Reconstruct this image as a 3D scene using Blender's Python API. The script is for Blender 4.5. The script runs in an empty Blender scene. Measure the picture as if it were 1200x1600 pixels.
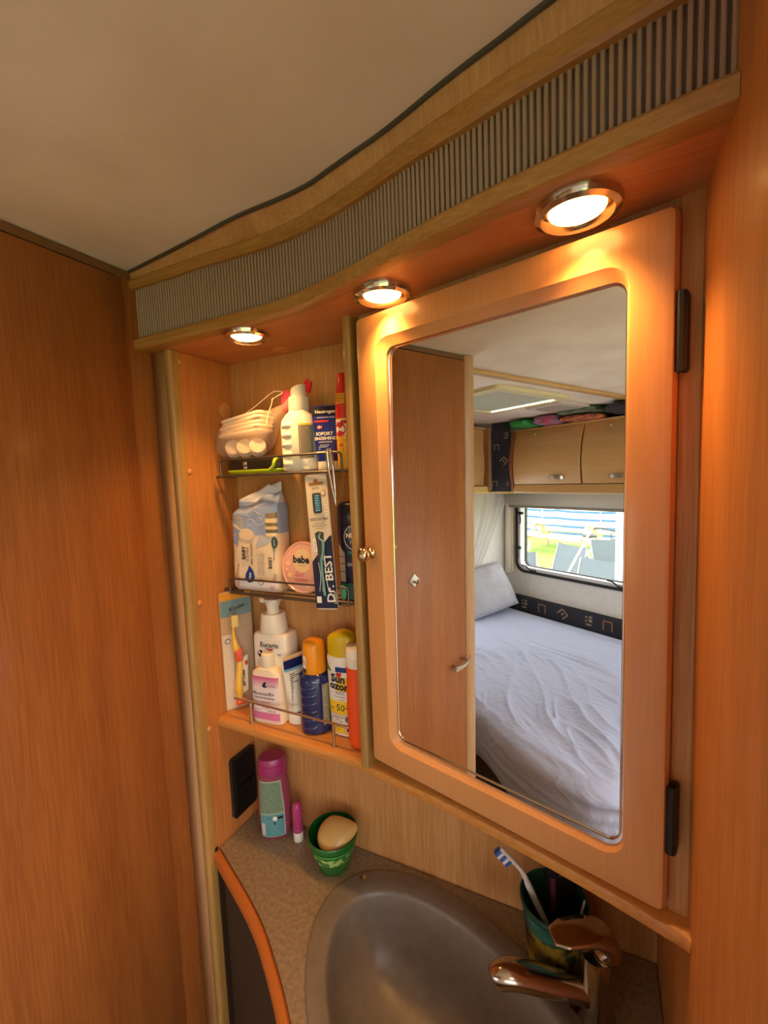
import bpy, bmesh, math, random
from math import sin, cos, pi, sqrt, radians
from mathutils import Vector, Matrix, noise
random.seed(7)
SC = bpy.context.scene
COL = SC.collection

# ------------------------------------------------------------------ camera
cam_d = bpy.data.cameras.new('camera')
cam = bpy.data.objects.new('camera', cam_d); COL.objects.link(cam); SC.camera = cam
cam_d.sensor_fit = 'VERTICAL'; cam_d.sensor_height = 36.0; cam_d.sensor_width = 27.0
cam_d.lens = 36.0 * 682.5255 / 1600.0
cam_d.clip_start = 0.01; cam_d.clip_end = 200
cam.matrix_world = Matrix(((0.89831312, -0.00449853, 0.43933278, 0.0),
                           (0.43770329, 0.09580927, -0.89400023, 0.0),
                           (-0.03807047, 0.99538955, 0.08803575, 1.5),
                           (0, 0, 0, 1)))

# ------------------------------------------------------------------ world, sun, exposure
SC.view_settings.view_transform = 'Standard'
SC.view_settings.look = 'None'
SC.view_settings.gamma = 1.0
SC.view_settings.use_curve_mapping = False
SC.view_settings.exposure = 0.0
SC.cycles.max_bounces = 10
SC.cycles.diffuse_bounces = 6
SC.cycles.glossy_bounces = 6
SC.cycles.transmission_bounces = 8
SC.cycles.transparent_max_bounces = 12
SC.cycles.sample_clamp_indirect = 6.0
SC.cycles.caustics_reflective = False
SC.cycles.caustics_refractive = False

W = bpy.data.worlds.new('sky'); SC.world = W; W.use_nodes = True
wn = W.node_tree; wn.nodes.clear()
w_out = wn.nodes.new('ShaderNodeOutputWorld'); w_bg = wn.nodes.new('ShaderNodeBackground')
w_sky = wn.nodes.new('ShaderNodeTexSky'); w_mix = wn.nodes.new('ShaderNodeMix'); w_mix.data_type = 'RGBA'
w_sky.sky_type = 'HOSEK_WILKIE'; w_sky.turbidity = 5.0; w_sky.ground_albedo = 0.35
w_sky.sun_direction = Vector((-0.02, 0.50, 0.86)).normalized()
w_mix.inputs['Factor'].default_value = 0.6
w_mix.inputs['B'].default_value = (1.0, 0.97, 0.94, 1)
wn.links.new(w_sky.outputs[0], w_mix.inputs['A'])
wn.links.new(w_mix.outputs['Result'], w_bg.inputs[0]); wn.links.new(w_bg.outputs[0], w_out.inputs[0])
w_bg.inputs[1].default_value = 8.8
SPOT_W = 4.4
LENS_STRENGTH = 14.0
LAMP_COLOUR = (1.0, 0.50, 0.15)

sun_d = bpy.data.lights.new('sun', 'SUN'); sun_d.energy = 3.0; sun_d.angle = 0.01; sun_d.color = (1, 0.95, 0.86)
sun = bpy.data.objects.new('sun', sun_d); COL.objects.link(sun)
sun.rotation_euler = Vector((0.02, -0.50, -0.86)).to_track_quat('-Z', 'Y').to_euler()

def portal(x, y, z, w, h, rot):
    d = bpy.data.lights.new('window_portal', 'AREA'); d.shape = 'RECTANGLE'; d.size = w; d.size_y = h
    o = bpy.data.objects.new('window_portal', d); COL.objects.link(o)
    o.location = (x, y, z); o.rotation_euler = rot; d.cycles.is_portal = True
portal(-1.265, -1.70, 1.09, 1.05, 0.48, (radians(90), 0, 0))
portal(1.25, -1.70, 1.15, 1.9, 0.75, (radians(90), 0, 0))
portal(1.20, 0.66, 1.12, 1.5, 0.65, (radians(-90), 0, 0))
portal(2.47, -0.55, 1.20, 1.9, 0.80, (radians(90), 0, radians(90)))
portal(1.25, -0.50, 1.89, 1.5, 1.3, (0, 0, 0))
portal(-1.97, -0.65, 1.06, 0.8, 0.55, (radians(90), 0, radians(-90)))

# ------------------------------------------------------------------ materials
def lin(c):
    if isinstance(c, str):
        c = [int(c[i:i + 2], 16) / 255 for i in (0, 2, 4)]
        return tuple(x / 12.92 if x <= 0.04045 else ((x + 0.055) / 1.055) ** 2.4 for x in c) + (1,)
    return tuple(c) + (1,)
def mat(name, col, rough=0.5, metal=0.0, trans=0.0, alpha=1.0, emit=None, es=0, coat=0.0, ior=1.45, sheen=0, sss=0):
    m = bpy.data.materials.new(name); m.use_nodes = True
    b = m.node_tree.nodes['Principled BSDF']
    b.inputs['Base Color'].default_value = lin(col); b.inputs['Roughness'].default_value = rough
    b.inputs['Metallic'].default_value = metal; b.inputs['Transmission Weight'].default_value = trans
    b.inputs['Alpha'].default_value = alpha; b.inputs['IOR'].default_value = ior
    b.inputs['Coat Weight'].default_value = coat; b.inputs['Coat Roughness'].default_value = 0.15
    if sheen: b.inputs['Sheen Weight'].default_value = sheen
    if emit:
        b.inputs['Emission Color'].default_value = lin(emit); b.inputs['Emission Strength'].default_value = es
    return m
def nodes(m): return m.node_tree.nodes, m.node_tree.links
def noisy(name, col, col2, scale=(1, 1, 1), nscale=10, detail=4, rough=0.5, bump=0.0, lo=0.35, hi=0.65, dist=0.0, bdist=0.002, **k):
    m = mat(name, col, rough, **k); N, L = nodes(m); b = N['Principled BSDF']
    tc = N.new('ShaderNodeTexCoord'); mp = N.new('ShaderNodeMapping'); mp.inputs['Scale'].default_value = scale
    nz = N.new('ShaderNodeTexNoise'); nz.inputs['Scale'].default_value = nscale; nz.inputs['Detail'].default_value = detail
    nz.inputs['Distortion'].default_value = dist
    cr = N.new('ShaderNodeValToRGB'); cr.color_ramp.elements[0].position = lo; cr.color_ramp.elements[1].position = hi
    cr.color_ramp.elements[0].color = lin(col); cr.color_ramp.elements[1].color = lin(col2)
    L.new(tc.outputs['Object'], mp.inputs[0]); L.new(mp.outputs[0], nz.inputs[0]); L.new(nz.outputs[0], cr.inputs[0])
    L.new(cr.outputs[0], b.inputs['Base Color'])
    if bump:
        bp = N.new('ShaderNodeBump'); bp.inputs['Strength'].default_value = bump; bp.inputs['Distance'].default_value = bdist
        L.new(nz.outputs[0], bp.inputs['Height']); L.new(bp.outputs[0], b.inputs['Normal'])
    return m
def wood(name, light, dark, axis='Z', rough=0.38, amount=1.0, coat=0.15):
    m = mat(name, light, rough, coat=coat); N, L = nodes(m); b = N['Principled BSDF']
    tc = N.new('ShaderNodeTexCoord')
    def nz(sc, s, det, dist=0.0):
        mp = N.new('ShaderNodeMapping')
        v = [sc[0]] * 3; v['XYZ'.index(axis)] = sc[1]; mp.inputs['Scale'].default_value = v
        n = N.new('ShaderNodeTexNoise'); n.inputs['Scale'].default_value = s; n.inputs['Detail'].default_value = det
        n.inputs['Distortion'].default_value = dist
        L.new(tc.outputs['Object'], mp.inputs[0]); L.new(mp.outputs[0], n.inputs[0]); return n
    fine = nz((90, 4), 4.0, 3); broad = nz((14, 0.9), 2.0, 2, 0.6)
    mix = N.new('ShaderNodeMix'); mix.data_type = 'FLOAT'; mix.inputs[0].default_value = 0.45
    L.new(fine.outputs[0], mix.inputs[2]); L.new(broad.outputs[0], mix.inputs[3])
    cr = N.new('ShaderNodeValToRGB'); e = cr.color_ramp.elements
    e[0].position = 0.5 - 0.14 / amount; e[1].position = 0.5 + 0.12 / amount
    e[0].color = lin(dark); e[1].color = lin(light)
    L.new(mix.outputs[0], cr.inputs[0]); L.new(cr.outputs[0], b.inputs['Base Color'])
    return m
M = {}
M['wood'] = wood('pear_wood_vertical', 'cb8545', 'b06d33', rough=.5, coat=0.05)
M['wood_back'] = wood('pear_wood_backboard', 'cf9a62', 'b67e44', rough=.5, coat=0.05)
M['wood_light'] = wood('pale_wood_post', 'b99168', 'a47c52')
M['olive'] = wood('olive_edge_band', 'b48c4e', '9a7238', amount=0.8)
M['band'] = wood('oak_band_horizontal', 'b5874a', '996b30', axis='X', amount=0.9)
M['fascia'] = wood('fascia_wood', 'c79a66', 'b07f4a')
M['ledge'] = wood('ledge_wood', 'd3954f', 'bd7a36', axis='X', rough=0.3)
M['door'] = wood('lacquered_door_frame', 'dc9f68', 'd19257', rough=0.28, amount=0.6, coat=0.4)
M['soffit'] = wood('soffit_wood', 'cd8a55', 'b97540', axis='X', rough=0.35)
M['locker'] = wood('locker_veneer', 'c8a067', 'b68c52', axis='X', amount=0.7)
M['walldoor'] = wood('wardrobe_veneer', 'a1602a', '864b1e', rough=0.5, amount=0.85, coat=0.08)
M['cap'] = mat('wood_colour_plastic', 'd0904f', 0.35)
M['trim_orange'] = mat('worktop_edge_orange', 'bb6c30', 0.35)
M['dark'] = mat('black_plastic', '201e1b', 0.35)
M['hinge'] = mat('hinge_black', '1c1a18', 0.45)
M['rubber'] = mat('ceiling_bead', '4a463a', 0.6)
M['chrome'] = mat('chrome', 'd8d4cf', 0.12, 1.0)
M['tap_chrome'] = mat('worn_chrome', 'b9aa9a', 0.16, 1.0)
M['brass'] = mat('brass_knob', 'd2bd9a', 0.12, 1.0)
M['wire'] = mat('rack_wire', '6e6a64', 0.35, 0.85)
M['mirror'] = mat('mirror_silver', (0.90, 0.91, 0.90), 0.0, 1.0)
M['bevel'] = mat('mirror_bevel', 'e0d0c4', 0.08, 1.0)
M['brushed'] = mat('brushed_steel', 'bdbab4', 0.35, 1.0)
M['lens'] = mat('lamp_glass', 'ffffff', 0.2, emit=None)
b_ = M['lens'].node_tree.nodes['Principled BSDF']
b_.inputs['Emission Color'].default_value = (*LAMP_COLOUR, 1); b_.inputs['Emission Strength'].default_value = LENS_STRENGTH
M['flute'] = mat('fluted_taupe', 'a08772', 0.6)
M['flute_shade'] = mat('groove_shade', '56463a', 0.8)  # groove shade put into the colour; the sheet is one even taupe
M['ceil'] = noisy('ceiling_fabric', 'ded2c0', 'ece2d3', nscale=7, detail=7, rough=0.85, bump=0.05)
M['worktop'] = noisy('speckled_worktop', '9c8a70', '84735c', nscale=160, detail=5, rough=0.4, bump=0.03)
M['sink'] = noisy('taupe_basin', '82776a', '7a6f62', nscale=60, rough=0.33, bump=0.02)
M['tambour'] = mat('vanity_front_dark', '3a2718', 0.6)
M['floor'] = noisy('vinyl_floor', 'a88a66', '8f7250', scale=(3, 20, 1), nscale=4, rough=0.5)
M['wallcream'] = noisy('wall_cream', 'd6d2c9', 'dcd8cf', nscale=30, rough=0.7)
M['white'] = mat('white_plastic', 'e9e3d8', 0.35)
M['cream'] = mat('cream_plastic', 'ddd2b8', 0.45)
M['framegrey'] = mat('window_inner_frame', 'c9c9c7', 0.35)
M['black'] = mat('rubber_black', '151515', 0.5)
M['navyfab'] = noisy('navy_fabric', '23232b', '2e2e37', nscale=300, rough=0.9)
M['motif1'] = mat('motif_tan', '9c8468', 0.9)
M['motif2'] = mat('motif_rust', '86604c', 0.9)
M['pillow'] = noisy('pillow_cotton', '9fa0a4', 'aaaab0', nscale=14, detail=8, rough=0.9, bump=0.3, bdist=0.01)
M['grass'] = noisy('grass', '6f9a2c', '93b84a', nscale=6, detail=8, rough=0.9)
M['leaf'] = noisy('hedge_leaves', '3f5a26', '6c8a3c', nscale=14, detail=5, rough=0.9)
def T(n, c, r=0.45, **k):
    if n not in M: M[n] = mat(n, c, r, **k)
    return M[n]
# bed sheet: creases as fine relief
m = M['sheet'] = mat('jersey_sheet', 'b2bad4', 0.9); N, L = nodes(m)
tc = N.new('ShaderNodeTexCoord'); mp = N.new('ShaderNodeMapping'); mp.inputs['Rotation'].default_value = (0, 0, radians(-28)); mp.inputs['Scale'].default_value = (2.4, 6.5, 3)
nz = N.new('ShaderNodeTexNoise'); nz.inputs['Scale'].default_value = 2.6; nz.inputs['Detail'].default_value = 3.0; nz.inputs['Distortion'].default_value = 2.4
bp = N.new('ShaderNodeBump'); bp.inputs['Strength'].default_value = 0.45; bp.inputs['Distance'].default_value = 0.02
L.new(tc.outputs['Object'], mp.inputs[0]); L.new(mp.outputs[0], nz.inputs[0]); L.new(nz.outputs[0], bp.inputs['Height'])
L.new(bp.outputs[0], N['Principled BSDF'].inputs['Normal'])
# sheer curtain
m = M['sheer'] = mat('sheer_voile', 'e6e3e2', 0.9); N, L = nodes(m)
tb = N.new('ShaderNodeBsdfTransparent'); tl = N.new('ShaderNodeBsdfTranslucent'); tl.inputs[0].default_value = (0.85, 0.84, 0.83, 1)
m1 = N.new('ShaderNodeMixShader'); m2 = N.new('ShaderNodeMixShader'); m1.inputs[0].default_value = 0.35; m2.inputs[0].default_value = 0.25
L.new(N['Principled BSDF'].outputs[0], m1.inputs[1]); L.new(tl.outputs[0], m1.inputs[2])
L.new(m1.outputs[0], m2.inputs[1]); L.new(tb.outputs[0], m2.inputs[2]); L.new(m2.outputs[0], N['Material Output'].inputs[0])
def film(name, col, fac, rough=0.2):
    m = M[name] = mat(name, col, rough); N, L = nodes(m)
    tb = N.new('ShaderNodeBsdfTransparent'); mx = N.new('ShaderNodeMixShader'); mx.inputs[0].default_value = fac
    L.new(tb.outputs[0], mx.inputs[1]); L.new(N['Principled BSDF'].outputs[0], mx.inputs[2]); L.new(mx.outputs[0], N['Material Output'].inputs[0])
film('glass', 'ffffff', 0.06, 0.02); film('bag_film', 'efd2bc', 0.30, .28); film('blister', 'f4f4f4', 0.07, 0.1); film('shampoo_gel', 'b0526c', 0.62, 0.15)

# ------------------------------------------------------------------ object helpers
OFF = {}
def obj(name, V, F, m, parent=None, smooth=False, angle=None):
    off = OFF.get(parent.name, Vector((0, 0, 0))) if parent else Vector((0, 0, 0))
    me = bpy.data.meshes.new(name)
    me.from_pydata([tuple(Vector(v) - off) for v in V], [], F); me.update()
    bm = bmesh.new(); bm.from_mesh(me); bmesh.ops.recalc_face_normals(bm, faces=bm.faces)
    if angle is not None:
        for e in bm.edges:
            if len(e.link_faces) == 2 and e.calc_face_angle(0) > angle: e.smooth = False
    bm.to_mesh(me); bm.free()
    if smooth or angle is not None:
        for p in me.polygons: p.use_smooth = True
    me.materials.append(m)
    o = bpy.data.objects.new(name, me); COL.objects.link(o)
    if parent: o.parent = parent; OFF[o.name] = off
    return o
def thing(name, label, cat, loc=(0, 0, 0), rz=0.0, group=None, world=False, tilt=None):
    o = bpy.data.objects.new(name, None); COL.objects.link(o); o.empty_display_size = 0.03
    o.location = loc; o.rotation_euler = (tilt[0], tilt[1], rz) if tilt else (0, 0, rz)
    o['label'] = label; o['category'] = cat
    if group: o['group'] = group
    OFF[o.name] = Vector(loc) if world else Vector((0, 0, 0))
    return o
def tag(o, label, cat, group=None):
    o['label'] = label; o['category'] = cat
    if group: o['group'] = group
    return o
def struct(o): o['kind'] = 'structure'; return o
def boxg(lo, hi, bev=0.0, seg=2):
    bm = bmesh.new(); bmesh.ops.create_cube(bm, size=1)
    for v in bm.verts: v.co = Vector([lo[i] + (v.co[i] + .5) * (hi[i] - lo[i]) for i in range(3)])
    if bev: bmesh.ops.bevel(bm, geom=bm.edges[:], offset=bev, segments=seg, affect='EDGES', profile=0.5)
    V = [v.co.copy() for v in bm.verts]; F = [[v.index for v in f.verts] for f in bm.faces]; bm.free(); return V, F
def box(name, lo, hi, m, parent=None, bev=0.0, xf=None, seg=2):
    V, F = boxg(lo, hi, bev, seg)
    if xf: V = [xf(v) for v in V]
    return obj(name, V, F, m, parent, angle=0.6 if bev else None)
def join(parts):
    V, F = [], []
    for v, f in parts:
        n = len(V); V += list(v); F += [[i + n for i in q] for q in f]
    return V, F
def prismg(poly, z0, z1, xf=None):
    n = len(poly); V = [(x, y, z0) for x, y in poly] + [(x, y, z1) for x, y in poly]
    F = [list(range(n))[::-1], list(range(n, 2 * n))] + [[i, (i + 1) % n, n + (i + 1) % n, n + i] for i in range(n)]
    if xf: V = [xf(Vector(v)) for v in V]
    return V, F
def ringsg(rings, cap0=True, cap1=True, closed=True):
    n = len(rings[0]); V = [p for r in rings for p in r]; F = []
    for k in range(len(rings) - 1):
        for i in range(n if closed else n - 1):
            j = (i + 1) % n; F.append([k * n + i, k * n + j, (k + 1) * n + j, (k + 1) * n + i])
    if cap0: F.append(list(range(n))[::-1])
    if cap1: F.append(list(range((len(rings) - 1) * n, len(rings) * n)))
    return V, F
def latheg(prof, c=(0, 0, 0), seg=28, cap0=True, cap1=True, ax='Z'):
    R = []
    for r, z in prof:
        ring = []
        for i in range(seg):
            a = 2 * pi * i / seg; p = (r * cos(a), r * sin(a), z)
            if ax == 'Y': p = (p[0], p[2], p[1])
            if ax == 'X': p = (p[2], p[0], p[1])
            ring.append(Vector(p) + Vector(c))
        R.append(ring)
    return ringsg(R, cap0, cap1)
def lathe(name, prof, c, m, parent=None, seg=28, cap0=True, cap1=True, ax='Z', angle=0.7):
    V, F = latheg(prof, c, seg, cap0, cap1, ax); return obj(name, V, F, m, parent, angle=angle)
def tubeg(P, r, seg=8, closed=False):
    P = [Vector(p) for p in P]; n = len(P); R = []; up = None
    for i in range(n):
        a = P[(i - 1) % n] if (closed or i) else P[0]; b = P[(i + 1) % n] if (closed or i < n - 1) else P[-1]
        t = (b - a).normalized()
        if up is None: up = t.orthogonal().normalized()
        up = (up - t * up.dot(t)).normalized(); s = t.cross(up)
        rr = r[i] if isinstance(r, (list, tuple)) else r
        R.append([P[i] + (up * cos(2 * pi * k / seg) + s * sin(2 * pi * k / seg)) * rr for k in range(seg)])
    if closed: R.append(R[0])
    return ringsg(R, not closed, not closed)
def tube(name, P, r, m, parent=None, seg=8, closed=False):
    V, F = tubeg(P, r, seg, closed); return obj(name, V, F, m, parent, angle=0.8)
def fillet(P, r, n=5):
    P = [Vector(p) for p in P]; out = [P[0]]
    for i in range(1, len(P) - 1):
        a = (P[i - 1] - P[i]); b = (P[i + 1] - P[i]); d = min(r, a.length * .45, b.length * .45)
        A = P[i] + a.normalized() * d; B = P[i] + b.normalized() * d
        for k in range(n + 1):
            t = k / n; out.append(A * (1 - t) ** 2 + P[i] * 2 * t * (1 - t) + B * t * t)
    return out + [P[-1]]
def spline(P, n=8):
    P = [Vector(p) for p in P]; Q = [P[0] * 2 - P[1]] + P + [P[-1] * 2 - P[-2]]; out = []
    for i in range(1, len(Q) - 2):
        for k in range(n):
            t = k / n; a, b, c, d = Q[i - 1], Q[i], Q[i + 1], Q[i + 2]
            out.append(.5 * ((2 * b) + (c - a) * t + (2 * a - 5 * b + 4 * c - d) * t * t + (3 * b - a - 3 * c + d) * t ** 3))
    return out + [P[-1]]
def normals2(P):
    N = []
    for i in range(len(P)):
        t = (P[min(i + 1, len(P) - 1)] - P[max(i - 1, 0)]); t = Vector((t.x, t.y)).normalized(); N.append(Vector((t.y, -t.x)))
    return N    
def sweepg(P, sec, closed=True):
    N = normals2(P); R = []
    for i, p in enumerate(P):
        s = sec(i, p) if callable(sec) else sec
        R.append([(p[0] + N[i].x * o, p[1] + N[i].y * o, z) for o, z in s])
    return ringsg(R, closed, closed, closed)
def rrect(x0, x1, y0, y1, r, n=5):
    out = []
    for cx, cy, a0 in ((x1 - r, y1 - r, 0), (x0 + r, y1 - r, 90), (x0 + r, y0 + r, 180), (x1 - r, y0 + r, 270)):
        for k in range(n + 1):
            a = radians(a0 + 90 * k / n); out.append((cx + r * cos(a), cy + r * sin(a)))
    return out
# superellipse bodies for bottles: prof = [(z, half width, half depth), ...]
def sering(a, b, n, seg):
    R = []
    for i in range(seg):
        t = 2 * pi * i / seg; c, s = cos(t), sin(t)
        R.append((a * abs(c) ** (2 / n) * (1 if c >= 0 else -1), b * abs(s) ** (2 / n) * (1 if s >= 0 else -1)))
    return R
def body(name, prof, m, parent, n=2.4, seg=36, c=(0, 0), angle=0.7):
    V, F = ringsg([[(x + c[0], y + c[1], z) for x, y in sering(a, b, n, seg)] for z, a, b in prof])
    return obj(name, V, F, m, parent, angle=angle)
def front(prof, n=2.4, c=(0, 0)):
    def S(u, z, off=0.0):
        for k in range(len(prof) - 1):
            if prof[k][0] <= z <= prof[k + 1][0]:
                t = (z - prof[k][0]) / max(1e-9, prof[k + 1][0] - prof[k][0])
                a = prof[k][1] * (1 - t) + prof[k + 1][1] * t; b = prof[k][2] * (1 - t) + prof[k + 1][2] * t; break
        else: a, b = (prof[0] if z < prof[0][0] else prof[-1])[1:]
        q = min(0.999, abs(u / a)); return Vector((u + c[0], c[1] - b * (1 - q ** n) ** (1 / n) - off, z))
    return S
def flat(y=0.0):
    return lambda u, z, off=0.0: Vector((u, y - off, z))
def patch(name, S, u0, u1, z0, z1, m, parent, off=0.0004, nu=12, nz=8, shape=None, xf=None):
    V = []; F = []
    for j in range(nz + 1):
        for i in range(nu + 1):
            u, z = u0 + (u1 - u0) * i / nu, z0 + (z1 - z0) * j / nz
            if shape: u, z = shape(u, z)
            V.append(S(u, z, off))
    F = [[j * (nu + 1) + i, j * (nu + 1) + i + 1, (j + 1) * (nu + 1) + i + 1, (j + 1) * (nu + 1) + i] for j in range(nz) for i in range(nu)]
    return obj(name, V, F, m, parent, smooth=True)
def disc(name, S, u, z, ru, rz, m, parent, off=0.0005, n=24, poly=None):
    P = poly or [(u + ru * cos(2 * pi * i / n), z + rz * sin(2 * pi * i / n)) for i in range(n)]
    cu = sum(p[0] for p in P) / len(P); cz = sum(p[1] for p in P) / len(P)
    V = [S(cu, cz, off)] + [S(a, b, off) for a, b in P]; k = len(P)
    return obj(name, V, [[0, 1 + i, 1 + (i + 1) % k] for i in range(k)], m, parent, smooth=True)
def text(parent, S, s, u, z, size, m, rot=0, off=0.0008, bold=0.0, shear=0.0, name='lettering', sx=1.0):
    cu = bpy.data.curves.new('t', 'FONT'); cu.body = s; cu.size = size; cu.align_x = 'CENTER'; cu.align_y = 'CENTER'
    cu.offset = bold * size; cu.resolution_u = 2; cu.shear = shear
    to = bpy.data.objects.new('t', cu); COL.objects.link(to); bpy.context.view_layer.update()
    me = bpy.data.meshes.new_from_object(to.evaluated_get(bpy.context.evaluated_depsgraph_get()))
    ca, sa = cos(radians(rot)), sin(radians(rot)); V = []
    for v in me.vertices:
        x, y = v.co.x * sx, v.co.y; V.append(S(u + x * ca - y * sa, z + x * sa + y * ca, off))
    F = [list(p.vertices) for p in me.polygons]
    bpy.data.objects.remove(to); bpy.data.curves.remove(cu); bpy.data.meshes.remove(me)
    return obj(name, V, F, m, parent)
def lines(name, parent, S, u0, u1, zs, h, m, off=0.0006, rag=True, vert=False):
    parts = []
    for z in zs:
        a = u0; b = u1 - (random.random() * (u1 - u0) * 0.35 if rag else 0)
        q = [(a, z), (b, z), (b, z + h), (a, z + h)]
        if vert: q = [(z, a), (z + h, a), (z + h, b), (z, b)]
        parts.append(([S(x, y, off) for x, y in q], [[0, 1, 2, 3]]))
    V, F = join(parts); return obj(name, V, F, m, parent)

# ================================================================== STRUCTURE
ZC = 1.822
struct(box('floor', (-1.95, -1.70, -0.05), (2.45, 0.64, 0.0), M['floor']))
def holed(name, lo, hi, h0, h1, ax, m):       # slab with one rectangular opening; ax = thin axis
    a, b = [i for i in range(3) if i != ax]; P = []
    for (a0, a1, b0, b1) in ((lo[a], h0[0], lo[b], hi[b]), (h1[0], hi[a], lo[b], hi[b]), (h0[0], h1[0], lo[b], h0[1]), (h0[0], h1[0], h1[1], hi[b])):
        l = [0, 0, 0]; k = [0, 0, 0]; l[ax], k[ax] = lo[ax], hi[ax]; l[a], k[a], l[b], k[b] = a0, a1, b0, b1; P.append(boxg(l, k))
    return struct(obj(name, *join(P), m))
holed('ceiling', (-1.95, -1.72, ZC), (2.45, 0.66, ZC + 0.05), (.50, -1.15), (2.0, .15), 2, M['ceil'])
holed('wall_back', (-1.95, 0.609, 0.0), (2.45, 0.64, ZC), (.45, .80), (1.95, 1.45), 1, M['wood_back'])
holed('wall_left', (-1.95, -1.66, 0.0), (-1.91, 0.609, ZC), (-1.05, .78), (-.25, 1.33), 0, M['wallcream'])
holed('wall_end', (2.41, -1.66, 0.0), (2.45, 0.609, ZC), (-1.5, .80), (.40, 1.60), 0, M['wallcream'])
WX0, WX1, WZ0, WZ1 = -1.80, -0.72, 0.862, 1.345
V, F = join([boxg((-1.91, -1.69, 0), (WX0, -1.66, ZC)), boxg((WX0, -1.69, 0), (WX1, -1.66, WZ0)), boxg((WX0, -1.69, WZ1), (WX1, -1.66, ZC)),
             boxg((WX1, -1.69, 0), (0.30, -1.66, ZC)), boxg((0.30, -1.69, 0), (2.20, -1.66, 0.78)), boxg((0.30, -1.69, 1.52), (2.20, -1.66, ZC)),
             boxg((2.20, -1.69, 0), (2.41, -1.66, ZC))])
struct(obj('wall_front', V, F, M['wallcream']))
# right-hand partition beside the mirror cabinet (rounded free end)
pr = [(0.072, 0.609), (0.072, 0.215), (0.075, 0.207), (0.082, 0.203), (0.092, 0.203), (0.099, 0.207), (0.102, 0.215), (0.102, 0.609)]
V, F = prismg(pr, 0, ZC); struct(obj('wall_right', V, F, M['wood'], angle=0.5))
# ceiling seam trim
struct(box('trim_1', (-0.755, -1.66, ZC - 0.012), (-0.728, -0.085, ZC), M['locker'], bev=0.003))

# ---- window 1 (seen in the mirror)
w1 = thing('window_1', '', '', (0, 0, 0)); del w1['label']; del w1['category']; struct(w1)
def wring(name, x0, x1, z0, z1, r, w, y0, y1, m):
    A = rrect(x0, x1, z0, z1, r, 6); B = rrect(x0 + w, x1 - w, z0 + w, z1 - w, max(0.004, r - w), 6)
    V, F = ringsg([[(x, y0, z) for x, z in A], [(x, y1, z) for x, z in A], [(x, y1, z) for x, z in B], [(x, y0, z) for x, z in B], [(x, y0, z) for x, z in A]], False, False)
    return obj(name, V, F, m, w1, angle=0.6)
wring('window_frame', WX0 - 0.012, WX1 + 0.012, WZ0 - 0.012, WZ1 + 0.03, 0.075, 0.018, -1.69, -1.645, M['black'])
wring('inner_frame', WX0 + 0.006, WX1 - 0.006, WZ0 + 0.006, WZ1 + 0.012, 0.062, 0.020, -1.715, -1.652, M['framegrey'])
wring('seal', WX0 + 0.026, WX1 - 0.026, WZ0 + 0.026, WZ1 - 0.008, 0.045, 0.005, -1.72, -1.70, M['black'])
box('pane', (WX0 + 0.02, -1.712, WZ0 + 0.02), (WX1 - 0.02, -1.708, WZ1), M['glass'], w1)
box('blind_box', (WX0 - 0.05, -1.66, 1.318), (WX1 + 0.05, -1.605, 1.402), T('blind_grey', 'b3ae9f'), w1, bev=0.006)
box('blind_rail', (WX0 - 0.05, -1.66, 1.300), (WX1 + 0.05, -1.618, 1.316), T('blind_rail', '8f897a'), w1, bev=0.004)
box('side_rail', (WX0 - 0.085, -1.66, 0.835), (WX0 - 0.045, -1.625, 1.41), M['white'], w1, bev=0.004)
box('side_rail', (WX0 - 0.045, -1.66, 0.845), (WX0 - 0.030, -1.632, 1.30), M['cream'], w1, bev=0.003)
def catch(x, z, vert=False):
    pts = [(x, -1.642, z), (x - 0.012, -1.625, z + 0.012), (x - 0.035, -1.615, z + 0.032), (x - 0.062, -1.612, z + 0.036)]
    if vert: pts = [(x, -1.642, z), (x + 0.012, -1.628, z - 0.02), (x + 0.02, -1.622, z - 0.05), (x + 0.018, -1.62, z - 0.075)]
    g = join([tubeg(spline(pts, 4), 0.005, 6), boxg((x - 0.018, -1.655, z - 0.010), (x + 0.022, -1.638, z + 0.008), 0.003), latheg([(0.009, -1.655), (0.009, -1.632), (0.004, -1.628)], (x + 0.004, 0, z), 10, ax='Y')])
    obj('catch', *g, M['black'], w1, angle=0.6)
catch(-1.665, 0.872); catch(-1.07, 0.872); catch(WX0 + 0.012, 1.02, True); catch(WX0 + 0.03, 1.262, True)
# window 2: unseen dinette window, added to let fill daylight in
w2 = thing('window_2', '', '', (0, 0, 0)); del w2['label']; del w2['category']; struct(w2)
A = rrect(0.29, 2.21, 0.77, 1.53, 0.07, 6); B = rrect(0.31, 2.19, 0.79, 1.51, 0.05, 6)
V, F = ringsg([[(x, -1.69, z) for x, z in A], [(x, -1.65, z) for x, z in A], [(x, -1.65, z) for x, z in B], [(x, -1.69, z) for x, z in B], [(x, -1.69, z) for x, z in A]], False, False)
obj('window_frame', V, F, M['black'], w2); box('pane', (0.30, -1.678, 0.78), (2.20, -1.674, 1.52), M['glass'], w2)

for k, (lo, hi) in enumerate((((.43, .62, .78), (1.97, .624, 1.47)), ((2.425, -1.52, .78), (2.429, .42, 1.62)), ((.48, -1.17, ZC + .02), (2.02, .17, ZC + .024)), ((-1.932, -1.07, .76), (-1.928, -.23, 1.35)))):  # unseen side windows and roof light, added for more fill daylight indoors
    fill_win = thing('window_%d' % (k + 3), '', '', (0, 0, 0)); del fill_win['label']; del fill_win['category']; struct(fill_win); box('pane', lo, hi, M['glass'], fill_win)

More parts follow.
